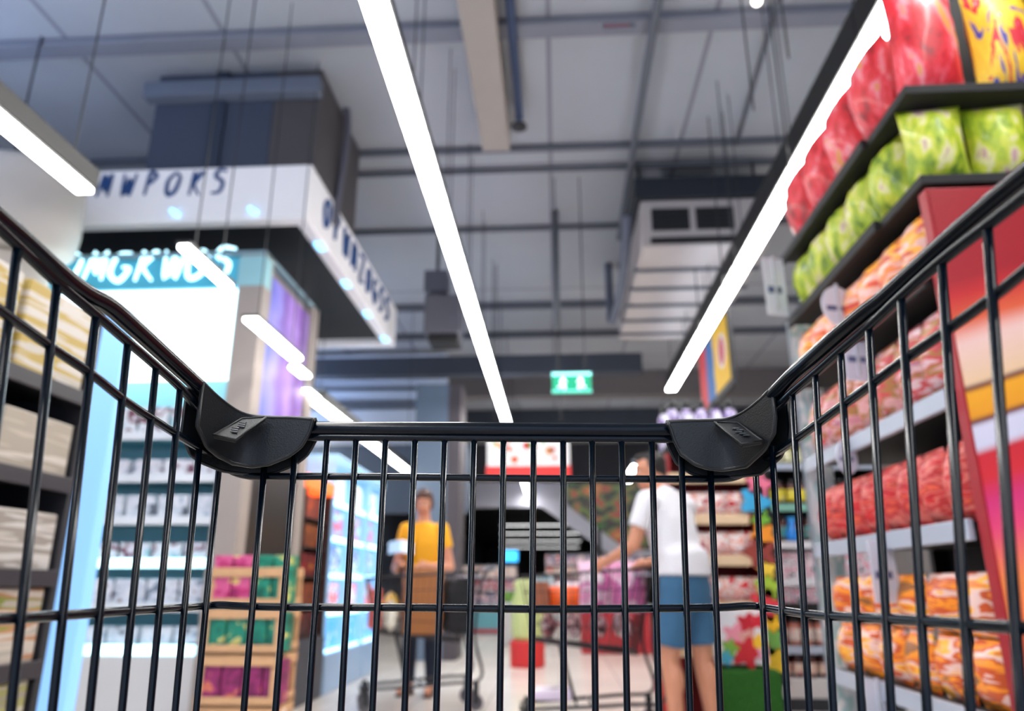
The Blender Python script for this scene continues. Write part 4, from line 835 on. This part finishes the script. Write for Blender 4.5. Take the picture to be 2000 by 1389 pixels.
def head(mb, c, yaw, pitch, k=1.):
    R = Euler((pitch, 0, yaw)).to_matrix(); c = Vector(c); P = lambda x, y, z: c+R@Vector((x*k, y*k, z*k)); rt = (pitch, 0, yaw)
    mb.ell(P(0, -.01, .025), (.076*k, .094*k, .092*k), 20, 14, rt); mb.ell(P(0, .022, -.035), (.060*k, .068*k, .078*k), 18, 12, rt)
    mb.ell(P(0, .060, -.088), (.026*k, .022*k, .020*k), 12, 8, rt)                     # chin
    mb.ell(P(0, .092, -.022), (.013*k, .020*k, .026*k), 12, 8, rt); mb.ell(P(0, .086, .0), (.010*k, .014*k, .026*k), 12, 8, rt)   # nose
    mb.ell(P(0, .080, -.058), (.024*k, .012*k, .010*k), 12, 8, rt)                     # lips
    mb.ell(P(0, .078, .034), (.048*k, .016*k, .012*k), 12, 8, rt)                      # brow
    for s in (-1, 1):
        mb.ell(P(s*.078, -.005, -.008), (.011*k, .020*k, .032*k), 12, 8, rt); mb.ell(P(s*.040, .062, -.030), (.022*k, .022*k, .022*k), 12, 8, rt)
    return P, rt
def person(name, label, loc, rz, H, skin, hips, chest, neck, hd, hyaw, hpitch, armL, armR, legs, hairf, shirt, lower, shoe, fem=False, lower_kind='shorts'):
    e = empty(name, loc, rz); tag(e, label, 'person'); S = H/1.75
    b = MB(); V = lambda p: Vector(p)*S
    sw = .165 if fem else .195
    # trunk
    loft(b, [(V(hips)+V((0, 0, -.10)), .13*S, .10*S), (V(hips), .150*S, .108*S), (V(hips).lerp(V(chest), .45), .125*S, .092*S), (V(chest), .155*S, .108*S), (V(chest)+V((0, .02, .10)), .16*S, .085*S), (V(neck)-V((0, .01, .03)), .075*S, .06*S)])
    P, rt = head(b, V(hd), hyaw, hpitch, S)
    limb(b, [V(neck)-V((0, 0, .04)), V(neck).lerp(V(hd), .5)-V((0, .01, 0)), V(hd)-V((0, .01, .02))], [.062*S, .052*S, .055*S])
    for s, arm in ((-1, armL), (1, armR)):
        sh = V(chest)+V((s*sw, .01, .12)); el, wr = V(arm[0]), V(arm[1])
        limb(b, [sh, el, wr], [.052*S, .040*S, .026*S]); b.ell(el.lerp(wr, .25), (.042*S,)*3)
        hand(b, wr, (V(arm[2])-wr), Vector((s*-1, 0, .15)) if len(arm) < 4 else Vector(arm[3]), .75, -1 if s < 0 else -1)
    for s, (kn, an, toe) in ((-1, legs[0]), (1, legs[1])):
        hp = V(hips)+V((s*.088, 0, -.05)); k_, a_ = V(kn), V(an)
        limb(b, [hp, k_, a_], [.080*S, .058*S, .038*S]); b.ell(k_.lerp(a_, .28)+V((0, -.018, 0)), (.054*S, .056*S, .10*S)); b.ell(hp.lerp(k_, .3), (.080*S, .086*S, .14*S))
        limb(b, [a_+V((0, 0, -.02)), V(toe)], [.040*S, .030*S])
    b.build('body', skin, e, remesh=.0065)
    # face details
    for s in (-1, 1):
        MB().ell(P(s*.030, .078, .006), (.013*S, .009*S, .008*S), 12, 8, rt).build('eye', mat('eye_white', (225, 222, 218), rough=.2), e, smooth=True)
        MB().ell(P(s*.030, .086, .006), (.006*S, .003*S, .006*S), 10, 6, rt).build('iris', mat('iris_dark', (40, 26, 20), rough=.2), e, smooth=True)
        MB().ell(P(s*.030, .090, .036), (.020*S, .007*S, .004*S), 10, 6, rt).build('eyebrow', hairf[0], e, smooth=True)
    MB().ell(P(0, .088, -.058), (.022*S, .008*S, .007*S), 12, 8, rt).build('lips', mat('lips', (176, 84, 76), rough=.4), e, smooth=True)
    hb = MB()
    for (x, y, z, rx, ry, rz_) in hairf[1]: hb.ell(P(x, y, z), (rx*S, ry*S, rz_*S), 18, 12, rt)
    hb.build('hair', hairf[0], e, remesh=.008)
    # shirt
    t = MB(); hem = shirt[1]; c1, h1 = V(chest), V(hips)
    loft(t, [(h1+V((0, -.0, hem)), .192*S, .150*S), (h1+V((0, 0, hem+.1)), .184*S, .140*S), (h1.lerp(c1, .5), (.160 if fem else .184)*S, .126*S), (c1, .190*S, .134*S), (c1+V((0, .015, .10)), .180*S, .105*S), (c1+V((0, .02, .155)), .13*S, .085*S), (V(neck)-V((0, .005, .03)), .078*S, .07*S)])
    for s, arm in ((-1, armL), (1, armR)):
        sh = V(chest)+V((s*sw, .01, .12)); el = V(arm[0]); m_ = sh.lerp(el, shirt[2])
        loft(t, [(sh-(el-sh)*.12, .060*S, .064*S), (sh, .068*S, .070*S), (sh.lerp(m_, .5), .066*S, .066*S), (m_, .066*S, .064*S)]); t.ell(sh, (.068*S,)*3)
    t.build('t_shirt', shirt[0], e, remesh=.010)
    # trousers / shorts
    q = MB(); lk = lower[1]
    loft(q, [(h1+V((0, 0, -.16)), .150*S, .120*S), (h1+V((0, 0, -.05)), .182*S, .128*S), (h1+V((0, .012, .13)), .172*S, .130*S)])
    for s, (kn, an, toe) in ((-1, legs[0]), (1, legs[1])):
        hp = V(hips)+V((s*.088, 0, -.08)); k_, a_ = V(kn), V(an); q.ell(hp+V((0, 0, .03)), (.104*S, .108*S, .112*S))
        if lower_kind == 'shorts':
            en = hp.lerp(k_, lk); loft(q, [(hp, .098*S, .104*S), (hp.lerp(en, .5), .100*S, .102*S), (en, .096*S, .096*S)])
        else: loft(q, [(hp, .096*S, .104*S), (hp.lerp(k_, .5), .086*S, .092*S), (k_, .068*S, .072*S), (k_.lerp(a_, .5), .062*S, .066*S), (a_+V((0, 0, .01)), .052*S, .056*S)])
    q.build('shorts' if lower_kind == 'shorts' else 'trousers', lower[0], e, remesh=.010)
    for kn, an, toe in legs:
        a_, t_ = V(an), V(toe); d = (t_-a_); d.z = 0; d.normalize(); yaw = math.atan2(-d.x, d.y); sb = MB()
        cf = a_+d*.055*S; cf.z = .045*S
        sb.ell(cf+Vector((0, 0, -.0)), (.046*S, .135*S, .040*S), 18, 12, (0, 0, yaw)); sb.ell(a_-d*.02+Vector((0, 0, -.03)), (.042*S, .05*S, .045*S), 14, 10, (0, 0, yaw))
        sb.box((cf.x-.040*S, cf.y-.125*S, .002), (cf.x+.040*S, cf.y+.125*S, .022), (0, 0, yaw)); sb.build('shoe', shoe, e, remesh=.008)
    return e
skin1 = mat('skin_tan', (206, 142, 112), rough=.5, var=.05); skin2 = mat('skin_warm', (214, 150, 120), rough=.5, var=.05)
person('person', 'person in a white t-shirt and blue denim shorts, back turned, at the full cart', (.775, 4.80, 0), math.radians(46), 1.80, skin1,
       (0, 0, .93), (0, .085, 1.27), (0, .14, 1.475), (0, .215, 1.60), .75, -.12,
       ((-.27, .16, 1.13), (-.22, .42, 1.04), (-.20, .54, 1.02)), ((.25, .18, 1.13), (.20, .42, 1.04), (.18, .54, 1.02)),
       (((-.10, .07, .50), (-.11, .03, .09), (-.13, .20, .045)), ((.11, -.01, .50), (.12, -.06, .09), (.14, .10, .045))),
       (mat('hair_black', (24, 19, 18), rough=.6, var=.2), [(0, -.030, .048, .080, .088, .078), (0, -.055, .010, .072, .058, .075), (0, .035, .090, .055, .045, .028), (.070, -.02, .02, .016, .035, .05), (-.070, -.02, .02, .016, .035, .05)]),
       (mat('tee_white', (232, 230, 236), rough=.75, bump=.3, bscale=18), .025, .62), (mat('denim_blue', (52, 98, 134), rough=.8, var=.12, vscale=20), .80), mat('shoe_grey', (120, 116, 118), rough=.6))
person('person', 'person in a yellow t-shirt with brown hair looking down behind a cart', (-1.24, 7.10, 0), math.radians(172), 1.81, skin2,
       (0, 0, .93), (0, .02, 1.26), (0, .045, 1.475), (0, .07, 1.61), .25, -.28,
       ((-.25, .02, 1.05), (-.12, .25, 1.06), (-.04, .33, 1.07)), ((.25, .03, 1.04), (.16, .27, 1.08), (.08, .35, 1.10)),
       (((-.10, .03, .50), (-.10, 0, .09), (-.12, .16, .045)), ((.10, .01, .50), (.11, -.02, .09), (.13, .14, .045))),
       (mat('hair_brown', (74, 44, 34), rough=.6, var=.2), [(0, -.024, .045, .088, .098, .088), (0, -.066, -.02, .076, .052, .080), (0, .052, .088, .062, .038, .028), (.074, -.01, .0, .020, .045, .062), (-.074, -.01, .0, .020, .045, .062)]),
       (mat('tee_yellow', (244, 176, 28), rough=.75, bump=.3, bscale=18), -.02, .5), (mat('trouser_navy', (24, 36, 56), rough=.8), 1.), mat('shoe_brown', (72, 44, 36), rough=.6), fem=True, lower_kind='trousers')
e = empty('leaflet', (-1.38, 6.70, 1.19), .2); tag(e, 'folded pale blue leaflet held by the person in yellow', 'leaflet')
MB().prism([(-.11, 0, 0), (.0, -.02, .02), (.0, .10, .13), (-.11, .12, .11)], (0, .002, -.003)).build('left_page', mat('paper_blue', (160, 196, 232), rough=.6), e)
MB().prism([(.0, -.02, .02), (.11, .0, 0), (.11, .12, .11), (.0, .10, .13)], (0, .002, -.003)).build('right_page', mat('paper_pale', (206, 222, 240), rough=.6), e)
# ------------------------------------------------------------------ carts of the other shoppers
def small_cart(loc, rz, label, fm):
    e = empty('shopping_cart', loc, rz); tag(e, label, 'shopping cart')
    T = [(-.22, .46, .98), (.22, .46, .98), (.27, -.44, 1.04), (-.27, -.44, 1.04)]; B = [(-.17, .38, .58), (.17, .38, .58), (.22, -.30, .50), (-.22, -.30, .50)]
    T = [Vector(p) for p in T]; B = [Vector(p) for p in B]
    MB().tube(T, .011, 10, closed=True).build('top_rim', fm, e, smooth=True)
    MB().tube(B, .008, 8, closed=True).build('bottom_rim', fm, e, smooth=True)
    s = MB()
    for i in range(4):
        a, b_, c, d = T[i], T[(i+1) % 4], B[i], B[(i+1) % 4]; n = 9 if i % 2 == 0 else 17
        for k in range(n): t = (k+.5)/n; s.tube([a.lerp(b_, t), c.lerp(d, t)], .0028, 6)
        for t in (.25, .5, .75): s.tube([a.lerp(c, t), b_.lerp(d, t)], .0032, 6)
    for k in range(9): t = (k+.5)/9; s.tube([B[0].lerp(B[1], t), B[3].lerp(B[2], t)], .0028, 6)
    s.build('basket_wires', fm, e, smooth=True)
    MB().tube([(-.25, -.55, 1.06), (.25, -.55, 1.06)], .016, 12).build('handle', mat('handle_grey', (150, 156, 170), rough=.4), e, smooth=True)
    MB().box((-.2, -.50, .99), (.2, -.30, 1.005)).build('child_seat_flap', mat('flap_grey', (190, 196, 212), rough=.4), e, bevel=.005)
    for x in (-.25, .25): MB().tube(bez([(x, -.55, 1.06), (x, -.46, .98), (x, -.40, .55), (x*.95, -.46, .24), (x*.9, -.2, .20), (x*.62, .46, .16)]), .012, 8).build('side_frame', fm, e, smooth=True)
    MB().tube([(-.155, .46, .16), (.155, .46, .16)], .012, 8).build('front_bar', fm, e, smooth=True)
    MB().tube([(-.2, .0, .19), (.2, .0, .19)], .009, 8).build('cross_bar', fm, e, smooth=True)
    for x in (-.16, .16): MB().tube([(x, .1, .19), (x*1.05, .2, .56)], .009, 8).build('strut', fm, e, smooth=True)
    for x, y in ((-.225, -.42), (.225, -.42), (-.15, .42), (.15, .42)):
        wz = .058; o = MB().tube([(x-.014, y, wz), (x+.014, y, wz)], .058, 22).build('wheel', mat('wheel_grey', (84, 82, 88), rough=.6), e, bevel=.004)
        MB().box((x-.022, y-.02, wz-.01), (x-.017, y+.02, .19)).box((x+.017, y-.02, wz-.01), (x+.022, y+.02, .19)).box((x-.022, y-.02, .16), (x+.022, y+.02, .20)).build('fork', dark, o)
    return e
fm1 = mat('cart_black', (34, 34, 40), rough=.35, metal=.3); fm2 = mat('cart_black2', (40, 36, 40), rough=.35, metal=.3)
C1 = (-1.12, 6.38, 0); R1 = math.radians(106); small_cart(C1, R1, 'dark wire shopping cart carrying a brown box in front of the person in yellow', fm1)
C2 = (.20, 5.42, 0); R2_ = math.radians(92); small_cart(C2, R2_, 'dark wire shopping cart heaped with pink and orange packs by the person in white', fm2)
def incart(C, R, lx, ly, z): c, s = math.cos(R), math.sin(R); return (C[0]+lx*c-ly*s, C[1]+lx*s+ly*c, z)
def item(o, C, R, lx, ly, z, label, cat, rz=0., rx=0.):
    o.location = incart(C, R, lx, ly, z); o.rotation_euler = (rx, 0, R+rz); return tag(o, label, cat)
bx = carton(.32, .30, .50, 'cardboard_box', mat('kraft_brown', (176, 112, 62), rough=.7, var=.08), .006)
item(bx, C1, R1, 0, .0, .555, 'tall brown cardboard box standing in the cart of the person in yellow', 'box')
bk = MB().box((-.18, -.10, 0), (.18, .10, .42)).build('shopping_bag', mat('bag_black', (26, 26, 30), rough=.8), bevel=.03, segs=4); item(bk, C1, R1, 0, -.30+.01, .56, 'black cloth bag beside the brown box near the cart handle', 'bag')
o = pouch(.26, .30, .16, 'food_bag', printed('bag_yellow', [(240,190,40),(250,220,120),(230,160,30)], (6,6,8))); item(o, C1, R1, .06, .25, .58, 'yellow food bag at the front of the cart holding the brown box', 'bag')
o = pouch(.24, .24, .14, 'food_bag', printed('bag_cream', [(226,220,196),(240,236,220),(180,190,150)], (6,6,8))); item(o, C1, R1, -.10, .26, .58, 'cream food bag beside the yellow food bag', 'bag')
o = carton(.16, .1, .30, 'red_carton', mat('salmon_red', (226, 110, 100), rough=.5), .01); item(o, C1, R1, -.02, .38, .60, 'salmon red carton at the very front of the cart before the person in yellow', 'carton')
wine = printed('print_wine', [(110,44,56),(226,206,210),(150,90,96),(60,30,40),(230,190,190)], (7,7,12), coat=.3)
w0 = pouch(.20, .15, .10, 'meat_pack', wine); sp = []
for i in range(4):
    for j in range(2): sp.append(incart(C2, R2_, -.10+.2*j, -.24+.17*i, .59))
row(w0, sp, 'wine red and white pack in the bottom of the full cart', 'food pack', 'wine red packs in the full cart', R2_, .3)
pkp = printed('print_bigpink', [(226,150,190),(240,196,220),(210,110,170),(246,226,236)], (5,5,8), coat=.4)
for i, (lx, ly, z, lb) in enumerate(((-.08, -.27, .75, 'big pink bag nearest the handle of the full cart'), (-.10, -.06, .75, 'big pink bag in the middle of the full cart'), (.10, -.22, .76, 'pink bag behind the two big pink bags in the full cart'))):
    o = pouch(.27, .33, .16, 'pink_bag', pkp); item(o, C2, R2_, lx, ly, z, lb, 'bag', PI/2+.3*i)
o = pouch(.26, .17, .15, 'orange_net', mat('net_orange', (244, 96, 24), rough=.5, bump=.6, bscale=90)); item(o, C2, R2_, -.09, .15, .75, 'bright orange net bag at the middle of the full cart', 'bag', PI/2)
o = pouch(.22, .20, .13, 'white_bag', printed('print_whitebag', [(240,236,232),(206,200,206),(150,180,200)], (6,6,9))); item(o, C2, R2_, .09, .12, .75, 'white food bag behind the orange net bag', 'bag', PI/2)
o = carton(.2, .1, .24, 'teal_box', printed('print_teal', [(60,130,150),(180,214,220),(236,236,236)], (8,8,8)), .004); item(o, C2, R2_, .05, .31, .76, 'teal and white box at the front of the full cart', 'box', .3)
o = carton(.16, .1, .20, 'brown_box', mat('brown_pack', (160, 92, 62), rough=.5), .004); item(o, C2, R2_, -.09, .33, .75, 'small brown box at the front corner of the full cart', 'box', .1)
ph = carton(.30, .26, .05, 'grocery_tray', printed('print_tray', [(180,150,206),(230,214,236),(90,60,70)], (7,7,7)), .006); item(ph, C2, R2_, 0, .26, .215, 'flat lilac printed tray lying on the lower frame of the full cart', 'tray')
e = empty('red_basket', (.92, 6.2, 0)); tag(e, 'small red shopping basket standing on the floor behind the person in white', 'basket')
s = MB(); loft(s, [((0, 0, .0), .17, .12), ((0, 0, .24), .21, .15)]); s.build('tub', mat('basket_red', (206, 50, 44), rough=.45), e, bevel=.004)
MB().tube(bez([(-.2, 0, .24), (-.12, 0, .34), (.12, 0, .34), (.2, 0, .24)]), .008, 8).build('handle', dark, e)

# small things under the ceiling
p = W(1478, 2, Y=4.4); e = empty('globe_lamp', tuple(p)); tag(e, 'tiny round white ceiling lamp at the top edge between the hanging wires', 'ceiling light')
MB().ell((0, 0, 0), (.035, .035, .035)).build('globe', mat('globe_glow', (255, 246, 232), emit=5.0), e, smooth=True); MB().tube([(0, 0, .03), (0, 0, 5-p.z)], .008, 6).build('stem', dark, e)
p = W(1183, 88, Y=4.62); e = empty('pipe_marker', (p.x, 4.60, 4.90)); tag(e, 'faded red marking stencilled on the ceiling cross tray near the top edge', 'marking')
MB().box((-.02, .0, .0), (.22, .012, .075)).build('plate', tray_m, e)
for k in range(6): MB().box((.0+.033*k, -.003, .008), (.012+.033*k, .0, .066), rot=(0, .12*((k % 3)-1), 0)).build('red_mark', mat('mark_red', (190, 70, 84)), e)
